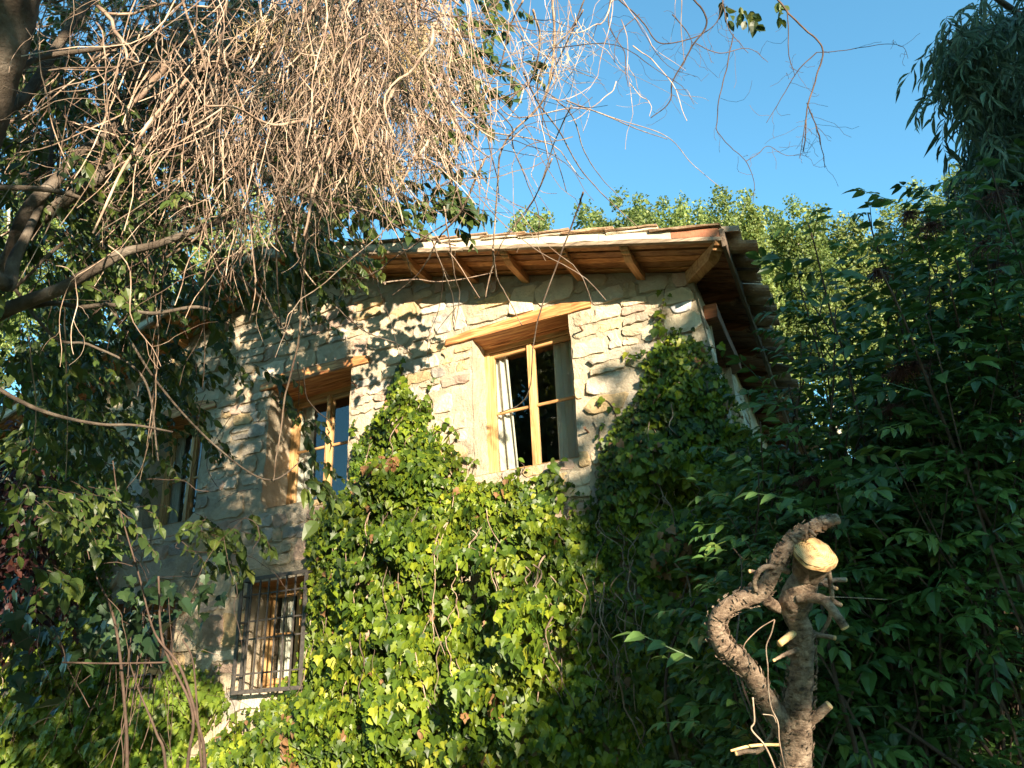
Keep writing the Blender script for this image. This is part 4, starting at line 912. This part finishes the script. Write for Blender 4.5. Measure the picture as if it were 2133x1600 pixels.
for (cx, cy, rx, ry, n_) in ((740, 235, 42, 60, 900), (690, 130, 60, 60, 400), (560, 50, 60, 40, 300), (850, 90, 60, 70, 350), (790, 330, 70, 60, 250), (1170, 100, 60, 70, 90)):
    for _ in range(n_):
        p = at(cx + g.normal() * rx * .5, cy + g.normal() * ry * .5, g.uniform(3.4, 3.8)); tube(fz, wander(g, p, (g.normal() * .6, g.normal() * .6, -1 + g.normal() * .5), g.uniform(.05, .14), 5, .7, .1), .0009, 3, r=g.random(), cap=False)
link('dry_fuzz', fz.mesh('dry_fuzz', MM['vine_fuzz']), vc, kind='stuff')

# sparse bare branch on the right of the sky
bb = thing('bare_hanging_branch', 'sparse bare twigs dangling alone against the blue sky at upper right', 'branch', (at(1600, 0, 4)[0], at(1600, 0, 4)[1], 0))
BB = [([(1560, -120), (1600, -30), (1640, 25), (1690, 72), (1715, 108), (1700, 160), (1682, 220), (1677, 290), (1672, 318)], .0052), ([(1500, -60), (1508, 10), (1520, 60), (1560, 110)], .003), ([(1530, 70), (1508, 170), (1493, 250), (1498, 280), (1555, 335), (1573, 380), (1570, 420)], .0026),
      ([(1400, -40), (1470, 40), (1440, 100), (1405, 165), (1392, 215), (1355, 246)], .0046), ([(1450, 90), (1500, 110), (1560, 100), (1600, 130)], .0024), ([(1700, 110), (1780, 102), (1845, 92), (1880, 98), (1892, 122)], .0018), ([(1680, 215), (1700, 260), (1716, 320), (1718, 350)], .0028),
      ([(1678, 250), (1665, 330)], .0024), ([(1692, 235), (1710, 300)], .0022), ([(1700, 110), (1660, 150), (1630, 200), (1598, 255)], .0026), ([(1555, 335), (1580, 320), (1600, 305), (1640, 325), (1690, 315)], .0018), ([(1280, -40), (1270, 50), (1300, 110), (1310, 180)], .0032),
      ([(1250, -40), (1330, 40), (1370, 90), (1440, 80), (1490, 50), (1510, 0)], .0036), ([(1330, 30), (1290, 70), (1280, 130)], .0024), ([(1400, 30), (1440, 80), (1430, 120)], .0028), ([(1640, 20), (1645, 120), (1655, 160)], .0026), ([(1320, 40), (1380, 130), (1450, 160)], .0018)]
g = np.random.default_rng(47)
for px, r_ in BB:
    P = spline(np.array([at(x, y, 4.0) for x, y in px]), 10 * len(px)); P = P + fbm(P * 9, 3)[:, None] * np.array([.02, .01, .02]); a = Acc(); tube(a, P, r_ * np.linspace(1.1, .5, len(P)), 6, r=g.random(), bump=.15, bf=60); link('twig', a.mesh('twig', MM['twig']), bb)
a = Acc()
for px, r_ in BB:
    P = spline(np.array([at(x, y, 4.0) for x, y in px]), 40)
    for _ in range(8 if px[0][0] < 1450 else 6): tube(a, wander(g, P[g.integers(5, 39)], (g.normal(), g.normal() * .4, -.5 + g.normal() * .7), g.uniform(.06, .24), 7, .7, .06), .0009, 3, r=g.random(), cap=False)
link('fine_twigs', a.mesh('fine_twigs', MM['twig']), bb, kind='stuff')
LV = Leaves(); tw = Acc()
for (x, y) in ((1015, 20), (1000, 60), (1030, 60), (1540, 10), (1560, 20), (1620, 0), (1500, 0)):
    for _ in range(2): spray(LV, tw, g, at(x, y, 4.3), (.3, 0, -.8), .12, 4, .055)
foliage(bb, OV, *LV.done(), MM['ovate'], 40)

# ============================================================ ELDER THICKET (right)
CP = [compound(3, .42, .25, i) for i in range(3)] + [compound(2, .46, .27, 5)]
def elder(name, label, poly, dr, nb, nl, size, base, seed, tips=(), berries=(), group='elder shrubs crowding the right side', n_ind=300, mat='elder'):
    g = np.random.default_rng(seed); poly = np.array(poly, float); T = thing(name, label, 'shrub', (base[0], base[1], 0), group); LV = Leaves(); st = Acc(); tp_ = list(tips)
    while len(tp_) < nb:
        p = g.uniform(poly.min(0), poly.max(0))
        if inside(p[None], poly)[0]: tp_.append((p[0], p[1]))
    for i, (x, y) in enumerate(tp_):
        tip = at(x, y, g.uniform(*dr)); b = np.array([base[0] + g.normal() * .5, base[1] + g.normal() * .4, 0]); mid = b * .45 + tip * .55 + np.array([g.normal() * .25, g.normal() * .2, .15])
        C_ = spline(np.array([b, mid, tip]), 26); C_ += fbm(C_ * 2.5, 2)[:, None] * np.array([.06, .04, .0]); L_ = np.linalg.norm(C_[-1] - C_[0])
        if i < 45:
            a = Acc(); tube(a, C_, np.linspace(.017, .004, 26) * g.uniform(.7, 1.2), 6, r=g.random()); link('stem', a.mesh('stem', MM['twig'], True), T)
        else: tube(st, C_[8:], np.linspace(.008, .003, 18), 3, r=g.random(), cap=False)
        n_ = int(g.integers(int(nl * .7), int(nl * 1.3))); t0 = max(.35, 1 - 1.15 / max(L_, 1.2)); ts = 1 - (1 - t0) * np.linspace(0, 1, n_) ** .9; xi = ts * 25; k_ = np.minimum(xi.astype(int), 24); f = (xi - k_)[:, None]
        Q = C_[k_] * (1 - f) + C_[k_ + 1] * f; Tn = nrm(C_[k_ + 1] - C_[k_]); ang = np.arange(n_) * 1.9 + g.normal(size=n_) * .5
        A_ = nrm(np.cross(Tn, [0.2, .3, 1.])); B_ = np.cross(Tn, A_); sd = A_ * np.cos(ang)[:, None] + B_ * np.sin(ang)[:, None]
        Q = Q + sd * (g.random(n_) ** 2 * .28)[:, None]
        Y = Tn * .45 + sd * 1. + np.array([0, 0, .1]) + g.normal(size=(n_, 3)) * .2; Z = np.array([0, 0, 1.]) - .35 * fw + g.normal(size=(n_, 3)) * .25
        LV.add(Q, basis(Y, Z), size * np.exp(g.normal(size=n_) * .22), np.clip(.45 + g.normal(size=n_) * .25 + .2 * fbm(Q * 1.3, 2), 0, 1))
    foliage(T, CP, *LV.done(), MM[mat], n_ind, cell=30)
    if st.n: link('stems', st.mesh('stems', MM['twig']), T, kind='stuff')
    for (x, y, d) in berries:
        a = Acc(); c = at(x, y, d)
        ico = np.array([(0, 0, 1), (.9, 0, .4), (.28, .85, .4), (-.72, .53, .4), (-.72, -.53, .4), (.28, -.85, .4), (0, 0, -1)]); fi = np.array([[0, 1, 2], [0, 2, 3], [0, 3, 4], [0, 4, 5], [0, 5, 1], [6, 2, 1], [6, 3, 2], [6, 4, 3], [6, 5, 4], [6, 1, 5]])
        for _ in range(110):
            o_ = g.normal(size=3) * np.array([.045, .045, .022]); q = c + o_; a.add(q + ico * .0045 * g.uniform(.7, 1.3), fi, g.random())
            tube(a, np.array([c + np.array([0, 0, .05]), c + o_ * .5 + np.array([0, 0, .02]), q]), .0012, 3, cap=False)
        link('berry_cluster', a.mesh('berry_cluster', MM['berry']), T)
    return T
elder('elder_shrub', 'elder shrub with pinnate leaves reaching up beside the tiled eaves, lighter green at its top', [(1590, 900), (1660, 850), (1700, 760), (1740, 780), (1830, 900), (1800, 1100), (1600, 1150), (1560, 1000)], (4.3, 5.6), 55, 15, .22, at(1750, 1300, 5.2), 61,
      tips=[(1680, 462), (1665, 560), (1672, 600), (1725, 590), (1680, 650), (1705, 700), (1590, 880), (1640, 800), (1560, 930), (1745, 640), (1668, 700)], berries=[(1875, 790, 4.5), (1690, 1010, 4.4)])
elder('elder_shrub', 'tall dark elder with brown dried berry heads at the right edge', [(1850, 680), (1900, 560), (1960, 470), (2060, 420), (2200, 380), (2200, 1000), (1850, 1000), (1800, 820)], (4.0, 5.8), 105, 15, .22, at(2050, 1300, 5.0), 62,
      tips=[(1812, 445), (1890, 425), (1905, 470), (1965, 380), (1990, 395), (1960, 430), (1850, 520), (1830, 560), (2010, 370), (2060, 350), (2100, 340), (1870, 600), (1930, 500), (2110, 400)], berries=[(1895, 455, 4.4), (1940, 480, 4.3), (2080, 415, 4.2), (2050, 520, 4.2), (2075, 560, 4.4), (1830, 575, 4.6), (1880, 780, 4.2), (1910, 770, 4.2), (1860, 860, 4.3)])
elder('elder_shrub', 'low dark elder foliage behind the pruned tree at lower right', [(1500, 1050), (1600, 980), (1800, 950), (2200, 950), (2200, 1680), (1400, 1680), (1440, 1350)], (3.9, 5.6), 210, 17, .20, at(1900, 1500, 4.8), 63, berries=[(1760, 1400, 4.2), (1960, 1480, 4.2), (1700, 1080, 4.4)])
elder('elder_shrub', 'dense dark elder thicket further back along the right edge', [(1640, 950), (1750, 820), (1850, 780), (2200, 600), (2250, 1680), (1560, 1680), (1570, 1100)], (6.0, 8.0), 240, 18, .27, at(1950, 1500, 7.2), 64, n_ind=120)

# ============================================================ WILLOW-LIKE TREE (top right)
wt = thing('narrow_leaved_tree', 'grey green tree with long narrow drooping leaves at the top right corner', 'tree', (at(2200, 400, 6.5)[0], at(2200, 400, 6.5)[1], 0))
limb(wt, 'trunk', [(2330, 1700, 6.6), (2310, 900, 6.6), (2280, 300, 6.5), (2250, -100, 6.5), (2180, -420, 6.5), (2150, -700, 6.4)], [40, 34, 26, 14, 4], MM['bark'], 14, .08, 30)
for pts, ww in (([(2300, 700, 6.5), (2180, 760, 6.4), (2060, 800, 6.3), (1965, 890, 6.2)], [10, 8, 6]), ([(2290, 420, 6.5), (2200, 300, 6.4), (2100, 180, 6.3), (2020, 110, 6.3), (1960, 80, 6.2)], [12, 8, 3]), ([(2290, 360, 6.5), (2180, 100, 6.4), (2080, 0, 6.3), (2000, -30, 6.3)], [10, 7, 3]), ([(2295, 560, 6.5), (2180, 430, 6.4), (2090, 330, 6.3)], [8, 6, 3])): limb(wt, 'branch', pts, ww, MM['bark'], 8, .1, 24)
g = np.random.default_rng(71); LV = Leaves(); tw = Acc()
for (cx, cy, rx, ry, n_) in ((2080, 60, 110, 80, 100), (2010, 110, 60, 60, 40), (1985, 190, 22, 40, 9), (2090, 230, 60, 110, 110), (2120, 400, 60, 110, 110), (1985, 60, 25, 20, 5), (1985, 130, 30, 20, 8), (2010, 60, 40, 60, 18), (2180, 250, 80, 250, 130), (2050, 340, 40, 40, 20)):
    for _ in range(n_):
        spray(LV, tw, g, at(cx + g.normal() * rx * .5, cy + g.normal() * ry * .5, g.uniform(5.4, 6.9)), (g.normal() * .5 - .3, g.normal() * .4, -.5), g.uniform(.2, .5), int(g.integers(12, 22)), .13, .18, .45)
foliage(wt, [leaf_lance(.085), leaf_lance(.07)], *LV.done(), MM['willow'], 300); link('twigs', tw.mesh('twigs', MM['twig']), wt, kind='stuff')

# ============================================================ PRUNED TREE (near right)
pt = thing('pruned_tree', 'pruned tree with pale sawn top, flaking bark and one limb curving up in an S', 'tree', (at(1660, 1600, 2.8)[0], at(1660, 1600, 2.8)[1], 0))
zz = lambda L_: [(1400 + x / 2.858, 1040 + y / 2.858, d) for x, y, d in L_]
SB = MM['stump_bark']
limb(pt, 'trunk', [(1662, 2300, 2.75), (1658, 1800, 2.78)] + zz([(735, 1600, 2.8), (745, 1300, 2.8), (765, 1100, 2.8), (775, 900, 2.8), (768, 780, 2.8), (735, 690, 2.8), (735, 610, 2.79), (785, 490, 2.76), (815, 400, 2.73), (838, 330, 2.70)]), [36, 35, 33, 32, 29, 25, 23, 24, 22, 25, 32, 32, 25, 25, 32], SB, 34, .11, 150, bf=22.)
# sawn top: an oblique oval cut face
cc = at(1400 + 848 / 2.858, 1040 + 308 / 2.858, 2.68); e1 = at(1400 + 975 / 2.858, 1040 + 378 / 2.858, 2.66) - cc; e2 = at(1400 + 880 / 2.858, 1040 + 235 / 2.858, 2.74) - cc; e2 = e2 * 1.0
a = Acc(); n_ = 40; th = np.linspace(0, 2 * math.pi, n_, endpoint=False); wob = 1 + .05 * np.sin(3 * th + 1) + .03 * np.sin(7 * th); ax = nrm(at(838 / 2.858 + 1400, 1040 + 330 / 2.858, 2.70) - at(785 / 2.858 + 1400, 1040 + 490 / 2.858, 2.76))
ring = cc + np.outer(np.cos(th) * wob, e1) + np.outer(np.sin(th) * wob, e2 * .95)
V = [ring - ax * .02] + [cc + (ring - cc) * s + ax * (.004 * (1 - s) + .001 * rng.normal(size=(n_, 1))) for s in (1, .8, .55, .3, .1)]
Fq = [[r * n_ + i, r * n_ + (i + 1) % n_, (r + 1) * n_ + (i + 1) % n_, (r + 1) * n_ + i] for r in range(5) for i in range(n_)]; a.add(np.concatenate(V), np.array(Fq)); a.add(np.vstack([V[-1], cc + ax * .004]), np.array([[i, (i + 1) % n_, n_] for i in range(n_)])); link('cut_face', a.mesh('cut_face', MM['cut_end_grain'], True), pt)
a = Acc(); low = at(1400 + 800 / 2.858, 1040 + 440 / 2.858, 2.75); rb = low + (ring - cc) * np.array([.72]) ; V = np.concatenate([ring * .999 + cc * .001 - ax * .001, (ring + rb) / 2 - ax * .0, rb]); V += (fbm(V * 30, 2) * .006)[:, None]
a.add(V, np.array([[r * n_ + i, r * n_ + (i + 1) % n_, (r + 1) * n_ + (i + 1) % n_, (r + 1) * n_ + i] for r in range(2) for i in range(n_)])); link('bark_collar', a.mesh('bark_collar', SB, True), pt)
Lp, LP = limb(pt, 'limb', zz([(700, 1420, 2.8), (650, 1320, 2.79), (590, 1230, 2.78), (530, 1140, 2.76), (455, 1020, 2.74), (385, 940, 2.72), (310, 880, 2.71), (268, 800, 2.70), (268, 710, 2.69), (330, 640, 2.68), (430, 595, 2.68), (530, 545, 2.68), (585, 470, 2.68), (625, 380, 2.68), (670, 300, 2.69), (730, 230, 2.70), (800, 180, 2.71), (880, 150, 2.72), (985, 115, 2.73)]), [24, 22, 20, 19, 20, 21, 20, 18, 16, 17, 19, 16, 15, 15, 13, 13, 12, 11], SB, 26, .16, 150, lab='S-shaped limb with ragged bark', bf=24.)
def cut_end(p, d, r_, nm='cut_end'):
    a = Acc(); tube(a, np.array([p - d * .004, p + d * .002, p + d * .004]), [r_, r_ * .97, r_ * .5], 14); link(nm, a.mesh(nm, MM['cut']), pt)
cut_end(LP[-1], nrm(LP[-1] - LP[-4]), .0145)
def sub(pts, ww, mat=SB, cut=True, nm='branch_stub', k=12):
    o, P = limb(pt, nm, zz(pts), ww, mat, k, .10, 40, bf=30.)
    if cut: cut_end(P[-1], nrm(P[-1] - P[-4]), ww[-1] * pts[-1][2] / F_PX * 1.02)
sub([(755, 590, 2.74), (830, 585, 2.70), (900, 600, 2.66), (950, 650, 2.63), (990, 705, 2.61), (1030, 765, 2.60)], [12, 11, 10, 9, 9])
sub([(800, 490, 2.82), (880, 490, 2.86), (960, 482, 2.9), (1030, 480, 2.93)], [6, 6, 5, 5]); sub([(800, 500, 2.8), (900, 508, 2.8), (980, 532, 2.8)], [5, 4, 4])
sub([(900, 400, 2.72), (930, 430, 2.74), (942, 500, 2.76), (952, 600, 2.78), (940, 700, 2.8), (915, 760, 2.82), (880, 810, 2.83)], [6, 5, 5, 4, 3], cut=False); sub([(880, 590, 2.8), (950, 605, 2.82), (1000, 630, 2.84)], [8, 6, 5])
sub([(820, 800, 2.8), (890, 812, 2.8), (970, 826, 2.78)], [6, 5, 5]); sub([(790, 880, 2.78), (720, 905, 2.75), (660, 930, 2.72), (605, 960, 2.7)], [6, 5, 4, 3]); sub([(740, 790, 2.8), (700, 815, 2.76), (640, 860, 2.72)], [6, 8, 7], MM['cut'], False)
sub([(800, 1330, 2.8), (860, 1290, 2.78), (935, 1225, 2.76)], [12, 11, 9]); sub([(640, 1462, 2.74), (560, 1462, 2.7), (460, 1470, 2.68), (348, 1498, 2.66)], [3, 3, 3, 2.5], MM['cut'], False, 'pale_stick')
sub([(620, 1330, 2.82), (590, 1420, 2.84), (510, 1500, 2.86), (440, 1500, 2.86), (380, 1515, 2.86)], [6, 6, 5, 5]); sub([(690, 430, 2.72), (620, 408, 2.67), (555, 405, 2.65), (510, 440, 2.64), (490, 500, 2.64), (500, 545, 2.65)], [6, 6, 6, 5, 5], cut=False)
sub([(490, 580, 2.68), (455, 545, 2.68), (440, 525, 2.68)], [7, 5, 3], cut=False); sub([(520, 450, 2.7), (480, 430, 2.7), (460, 430, 2.7)], [6, 4, 4]); sub([(800, 180, 2.71), (830, 195, 2.68), (856, 218, 2.66)], [6, 4, 2], cut=False); sub([(560, 600, 2.75), (620, 640, 2.8), (680, 660, 2.8)], [12, 12, 10], cut=False)
for px, rr in (([(610, 720), (590, 800), (560, 880), (570, 1000), (572, 1120), (590, 1240), (630, 1330), (640, 1450), (680, 1640)], .0022), ([(540, 1280), (600, 1290), (620, 1330)], .0015), ([(480, 1180), (490, 1320), (472, 1370), (540, 1450), (580, 1520), (620, 1620)], .0028), ([(900, 580), (1050, 585), (1280, 598)], .0012), ([(420, 900), (440, 850), (520, 770), (610, 715)], .0016)):
    a = Acc(); tube(a, spline(np.array([at(x, y, d) for x, y, d in zz([(x, y, 2.62) for x, y in px])]), 40), rr, 5, r=.8); link('tendril', a.mesh('tendril', MM['vine'], True), pt)
# lifted bark flakes
g = np.random.default_rng(77); a = Acc()
def flakes(C_, W_, n):
    T_ = nrm(np.gradient(C_, axis=0))
    for _ in range(n):
        i = g.integers(2, len(C_) - 2); t = T_[i]; rd = nrm(np.cross(t, g.normal(size=3))); s = np.cross(t, rd); w_, h_ = g.uniform(.004, .011), g.uniform(.003, .009); p = C_[i] + rd * W_[i] * 1.03
        V = [p - s * w_ - t * h_, p + s * w_ - t * h_ * g.uniform(.4, 1.2), p + s * w_ * .8 + t * h_ + rd * g.uniform(.001, .006), p - s * w_ * .9 + t * h_ * .8 + rd * g.uniform(.001, .006)]; V += [v_ + rd * .0012 for v_ in V]
        box(a, np.array(V), g.random())
tk = spline(np.array([at(*p) for p in [(1658, 1800, 2.78)] + zz([(735, 1600, 2.8), (745, 1300, 2.8), (765, 1100, 2.8), (775, 900, 2.8), (768, 780, 2.8)])]), 80); flakes(tk, np.linspace(35, 25, 80) * 2.8 / F_PX, 420)
flakes(LP, np.interp(np.linspace(0, 1, 150), np.linspace(0, 1, 18), [27, 25, 23, 22, 23, 24, 23, 21, 19, 20, 22, 18, 17, 17, 15, 15, 13, 11]) * 2.7 / F_PX, 420)
link('bark_flakes', a.mesh('bark_flakes', SB), pt, kind='stuff')

# ============================================================ LOWER LEFT SAPLING AND CREEPERS
sp = thing('lobed_leaf_sapling', 'dark sapling with large lobed leaves and bare crossing stems at the lower left', 'sapling', (at(330, 1600, 4.2)[0], at(330, 1600, 4.2)[1], 0))
for pts, ww in (([(430, 1900, 4.0), (427, 1600, 4), (412, 1506, 4), (375, 1390, 4.05), (322, 1318, 4.1), (290, 1200, 4.1), (250, 1060, 4.1), (235, 960, 4.1)], [4, 3.6, 3, 2, 1.5, 1]), ([(350, 1900, 4.1), (345, 1600, 4.1), (325, 1525, 4.1), (290, 1440, 4.2), (270, 1380, 4.2)], [3.5, 3, 2, 1.2]), ([(365, 1900, 4), (390, 1600, 4), (400, 1480, 4), (340, 1340, 4.1), (330, 1200, 4.1)], [4, 3, 2]), ([(265, 1650, 4.3), (262, 1500, 4.3), (240, 1300, 4.3), (200, 1200, 4.3)], [4, 3, 2]), ([(130, 1380, 4.2), (230, 1382, 4.2), (350, 1380, 4.2)], [2, 2, 2]), ([(420, 1600, 4), (412, 1500, 4), (402, 1380, 4), (380, 1330, 4)], [3, 2, 1.5])): limb(sp, 'stem', pts, ww, MM['twig'], 7, .08, 40)
g = np.random.default_rng(81); a = Acc()
for _ in range(28):
    x = g.normal(315, 38); tube(a, spline(wander(g, at(x, g.uniform(1230, 1330), g.uniform(4.4, 6.5)), (g.normal() * .15, 0, -1), g.uniform(.4, 1.1), 8, .25, .1), 14), g.uniform(.0012, .0028), 3, r=g.random(), cap=False)
for _ in range(50):
    x = g.uniform(60, 480); tube(a, spline(wander(g, at(x, g.uniform(1000, 1450), g.uniform(4, 6)), (g.normal(), g.normal() * .4, g.normal() * .8), g.uniform(.25, .8), 8, .4, .03), 14), g.uniform(.0012, .0028), 3, r=g.random(), cap=False)
link('bare_stems', a.mesh('bare_stems', MM['twig']), sp, kind='stuff')
LV = Leaves()
for (cx, cy, rx, ry, n_, s_) in ((310, 1270, 110, 60, 80, .085), (50, 1260, 70, 60, 36, .09), (170, 1330, 150, 40, 60, .085), (60, 1420, 80, 70, 20, .08), (400, 1240, 50, 40, 16, .08)):
    P = np.array([at(cx + g.normal() * rx * .6, cy + g.normal() * ry * .6, g.uniform(4.2, 5.4)) for _ in range(n_)])
    LV.add(P, basis(np.array([0, 0, -.8]) + g.normal(size=(n_, 3)) * .5, np.array([-.2, -.5, .9]) + g.normal(size=(n_, 3)) * .4), s_ * np.exp(g.normal(size=n_) * .25), np.clip(.5 + g.normal(size=n_) * .25, 0, 1))
foliage(sp, IVY[:3], *LV.done(), MM['lobed'], 200)
rd_ = thing('red_leaved_shrub', 'dark red-leaved shrub at the left edge beyond the house corner', 'shrub', (at(20, 1200, 8)[0], at(20, 1200, 8)[1], 0))
g = np.random.default_rng(83); LV = Leaves(); tw = Acc()
for _ in range(330): spray(LV, tw, g, at(g.normal(0, 60), g.uniform(930, 1300), g.uniform(7, 8.8)), g.normal(size=3), .4, 11, .075)
foliage(rd_, OV, *LV.done(), MM['red'], 60); link('twigs', tw.mesh('twigs', MM['twig']), rd_, kind='stuff')

# ============================================================ BACKGROUND POPLARS AND WOODS
def crown_leaves(g, C_, R_, n, size, mat, parent, squash=1., nm='crown', plume=True):
    """leaves gathered on clumps; C_ centres, R_ radii"""
    i = g.choice(len(C_), n, p=(R_ ** 2) / (R_ ** 2).sum()); d = nrm(g.normal(size=(n, 3))); rr = g.random(n) ** .45
    P = C_[i] + d * (R_[i] * rr)[:, None] * np.array([1, 1, squash]); B = basis(g.normal(size=(n, 3)) + np.array([0, 0, -.4]), d + g.normal(size=(n, 3)) * .6 + np.array([0, 0, .3]))
    a = Acc(); inst(a, leaf_diamond(.42), P, B, size * np.exp(g.normal(size=n) * .25), np.clip(g.uniform(.3, .7) + g.normal(size=n) * .25, 0, 1)); return link(nm, a.mesh(nm, mat), parent)
def poplar(px, py, d, seed, label, wr=.85, n=21000):
    g = np.random.default_rng(seed); top = at(px, py, d); h = top[2]; T = thing('poplar_tree', label, 'tree', (top[0], top[1], 0), 'poplars standing behind the house')
    a = Acc(); tz = np.linspace(0, h * .93, 14); tube(a, np.stack([top[0] + .15 * np.sin(tz), top[1] + .1 * np.cos(tz * 1.3), tz], 1), np.linspace(.19, .03, 14), 8, bump=.06); link('trunk', a.mesh('trunk', MM['pale_bark'], True), T)
    Cs = [(top[0], top[1], h - .35)]; Rs = [.4]
    for k in range(11):                                    # ascending side plumes
        an = g.uniform(0, 6.28); r_ = g.uniform(.35, 1.15) * wr; ht = h - abs(g.normal()) * .7 - .25 - r_ * .9
        zb = ht - g.uniform(3.5, 6)
        for t in np.linspace(0, 1, 9): Cs.append((top[0] + r_ * math.cos(an) * (.35 + .65 * t) + g.normal() * .08, top[1] + r_ * math.sin(an) * (.35 + .65 * t) + g.normal() * .08, zb + (ht - zb) * t)); Rs.append(g.uniform(.32, .55) * (1.12 - .4 * t))
    for z in np.arange(1.5, h - 3, .6): an = g.uniform(0, 6.28); r_ = g.uniform(0, 1.1) * wr; Cs.append((top[0] + r_ * math.cos(an), top[1] + r_ * math.sin(an), z)); Rs.append(g.uniform(.35, .7))
    crown_leaves(g, np.array(Cs), np.array(Rs), n, .115 * d / 30, MM['poplar'], T, 1.5)
PT = [(1095, 440, 31), (1135, 446, 34), (1212, 424, 30), (1245, 440, 32), (1288, 400, 30), (1335, 412, 33), (1378, 418, 35), (1420, 414, 31), (1455, 425, 33), (1498, 395, 29), (1550, 402, 30), (1600, 440, 34), (1648, 415, 30), (1705, 432, 32), (1755, 450, 31), (1795, 490, 33), (1842, 425, 31), (1905, 380, 30), (1945, 420, 34), (1995, 345, 31), (2060, 340, 33), (2120, 350, 31)]
words = ['first', 'second', 'third', 'fourth', 'fifth', 'sixth', 'seventh', 'eighth', 'ninth', 'tenth', 'eleventh', 'twelfth', 'thirteenth', 'fourteenth', 'fifteenth', 'sixteenth', 'seventeenth', 'eighteenth', 'nineteenth', 'twentieth', 'twenty-first', 'twenty-second']
for i, (x, y, d) in enumerate(PT): poplar(x, y, d, 200 + i, 'sunlit poplar crown against the sky, %s from the left along the roof line' % words[i])
PL = [(-30, 250, 27), (50, 330, 24), (120, 260, 28), (200, 370, 25), (270, 240, 27), (340, 330, 29), (415, 300, 26), (500, 330, 28), (600, 360, 30)]
for i, (x, y, d) in enumerate(PL): poplar(x, y, d, 300 + i, 'bright poplar glimpsed through the leaves at left, %s from the left edge' % words[i], 1.5, 9000)
g = np.random.default_rng(91)
Cs = []; Rs = []
for _ in range(240):
    x = g.uniform(-24, 26); Cs.append((x, g.uniform(17, 24), g.uniform(0, 5.0))); Rs.append(g.uniform(.7, 1.5))
wo = crown_leaves(g, np.array(Cs), np.array(Rs), 52000, .17, MM['woods'], None, .8, 'distant_woods'); wo['kind'] = 'stuff'; wo['label'] = 'dim green undergrowth and woods low behind the house'; wo['category'] = 'woods'

# ============================================================ TREES BEHIND THE VIEWER (they cast the shade)
def shade_tree(label, base, Cs, Rs, n, size, seed):
    g = np.random.default_rng(seed); T = thing('shade_tree', label, 'tree', (base[0], base[1], 0), 'trees standing behind the viewer'); Cs = np.array(Cs); Rs = np.array(Rs)
    top = Cs[:, 2].max(); cen = Cs.mean(0); a = Acc(); tube(a, spline(np.array([(base[0], base[1], 0), (base[0] * .8 + cen[0] * .2, base[1], top * .35), (cen[0], cen[1], top * .85)]), 24), np.linspace(.26, .05, 24), 12, bump=.08); link('trunk', a.mesh('trunk', MM['bark'], True), T)
    for i in range(0, len(Cs), max(1, len(Cs) // 14)):
        a = Acc(); s = np.array([base[0] * .7 + cen[0] * .3, base[1], min(Cs[i, 2] * .6, top * .5)]); tube(a, spline(np.array([s, (s + Cs[i]) / 2 + np.array([0, 0, .4]), Cs[i]]), 12), np.linspace(.07, .02, 12), 6); link('branch', a.mesh('branch', MM['bark'], True), T)
    crown_leaves(g, Cs, Rs, n, size, MM['woods'], T, .85)
g = np.random.default_rng(95)
Cs = []; Rs = []
while len(Cs) < 215:
    x, z = g.uniform(3.4, 14), g.uniform(.3, 13); lim = np.interp(z, [0, 3.4, 4.2, 5.3, 6.5, 7.2, 7.8, 13], [3.5, 3.7, 4.2, 4.6, 4.95, 5.2, 5.7, 9])
    if len(Cs) > 150: x = lim + g.uniform(.3, 1.6); z = min(z, 8.2)
    r_ = g.uniform(.45, 1.0)
    if x - r_ * .8 < lim or z > 6.5 + (x - 4) * 1.2: continue
    Cs.append((x, -5 + g.normal() * .5, z)); Rs.append(r_)
shade_tree('broad dense tree standing behind the viewer on the right', (9, -5), Cs, Rs, 38000, .2, 96)
Cs = []; Rs = []
while len(Cs) < 165:
    x, z = g.uniform(-6.5, 1.2), g.uniform(2.2, 10); r_ = g.uniform(.3, .75); lim = np.interp(z, [2, 3.5, 4.8, 5.6, 6.3, 7.5, 10], [.2, .15, .25, .85, 1.1, 1.0, .8]) + .2 * math.sin(z * 4.1)
    if x + r_ * .8 > lim or (-1.8 < x < .0 and 3.0 < z < 5.5 and g.random() < .7): continue
    Cs.append((x, -2.3 + g.normal() * .3, z)); Rs.append(r_)
for _ in range(60): Cs.append((g.uniform(-3.6, .75), -2.3 + g.normal() * .3, g.uniform(5.6, 9.6))); Rs.append(g.uniform(.3, .55))
for x, z, r_ in ((1.35, 7.15, .22), (1.75, 6.9, .18), (1.2, 6.5, .2), (1.5, 5.6, .14), (.95, 4.5, .13), (1.1, 5.35, .14), (.8, 5.0, .2), (1.3, 5.7, .12), (1.9, 7.4, .16), (1.2, 6.9, .3), (1.45, 5.1, .08), (1.6, 7.6, .3), (1.45, 6.5, .15)): Cs.append((x, -2.3, z)); Rs.append(r_)
shade_tree('leafy tree standing close behind the viewer on the left', (-3.5, -2.6), Cs, Rs, 38000, .13, 97)
Cs = [(g.uniform(-13, -7.5), g.uniform(-6, -.2), g.uniform(.5, 13)) for _ in range(130)]; shade_tree('dark tree far behind the viewer, mirrored in the main window', (-10, -3), Cs, g.uniform(.7, 1.2, 130), 26000, .24, 98)
print('objects', len(bpy.data.objects))
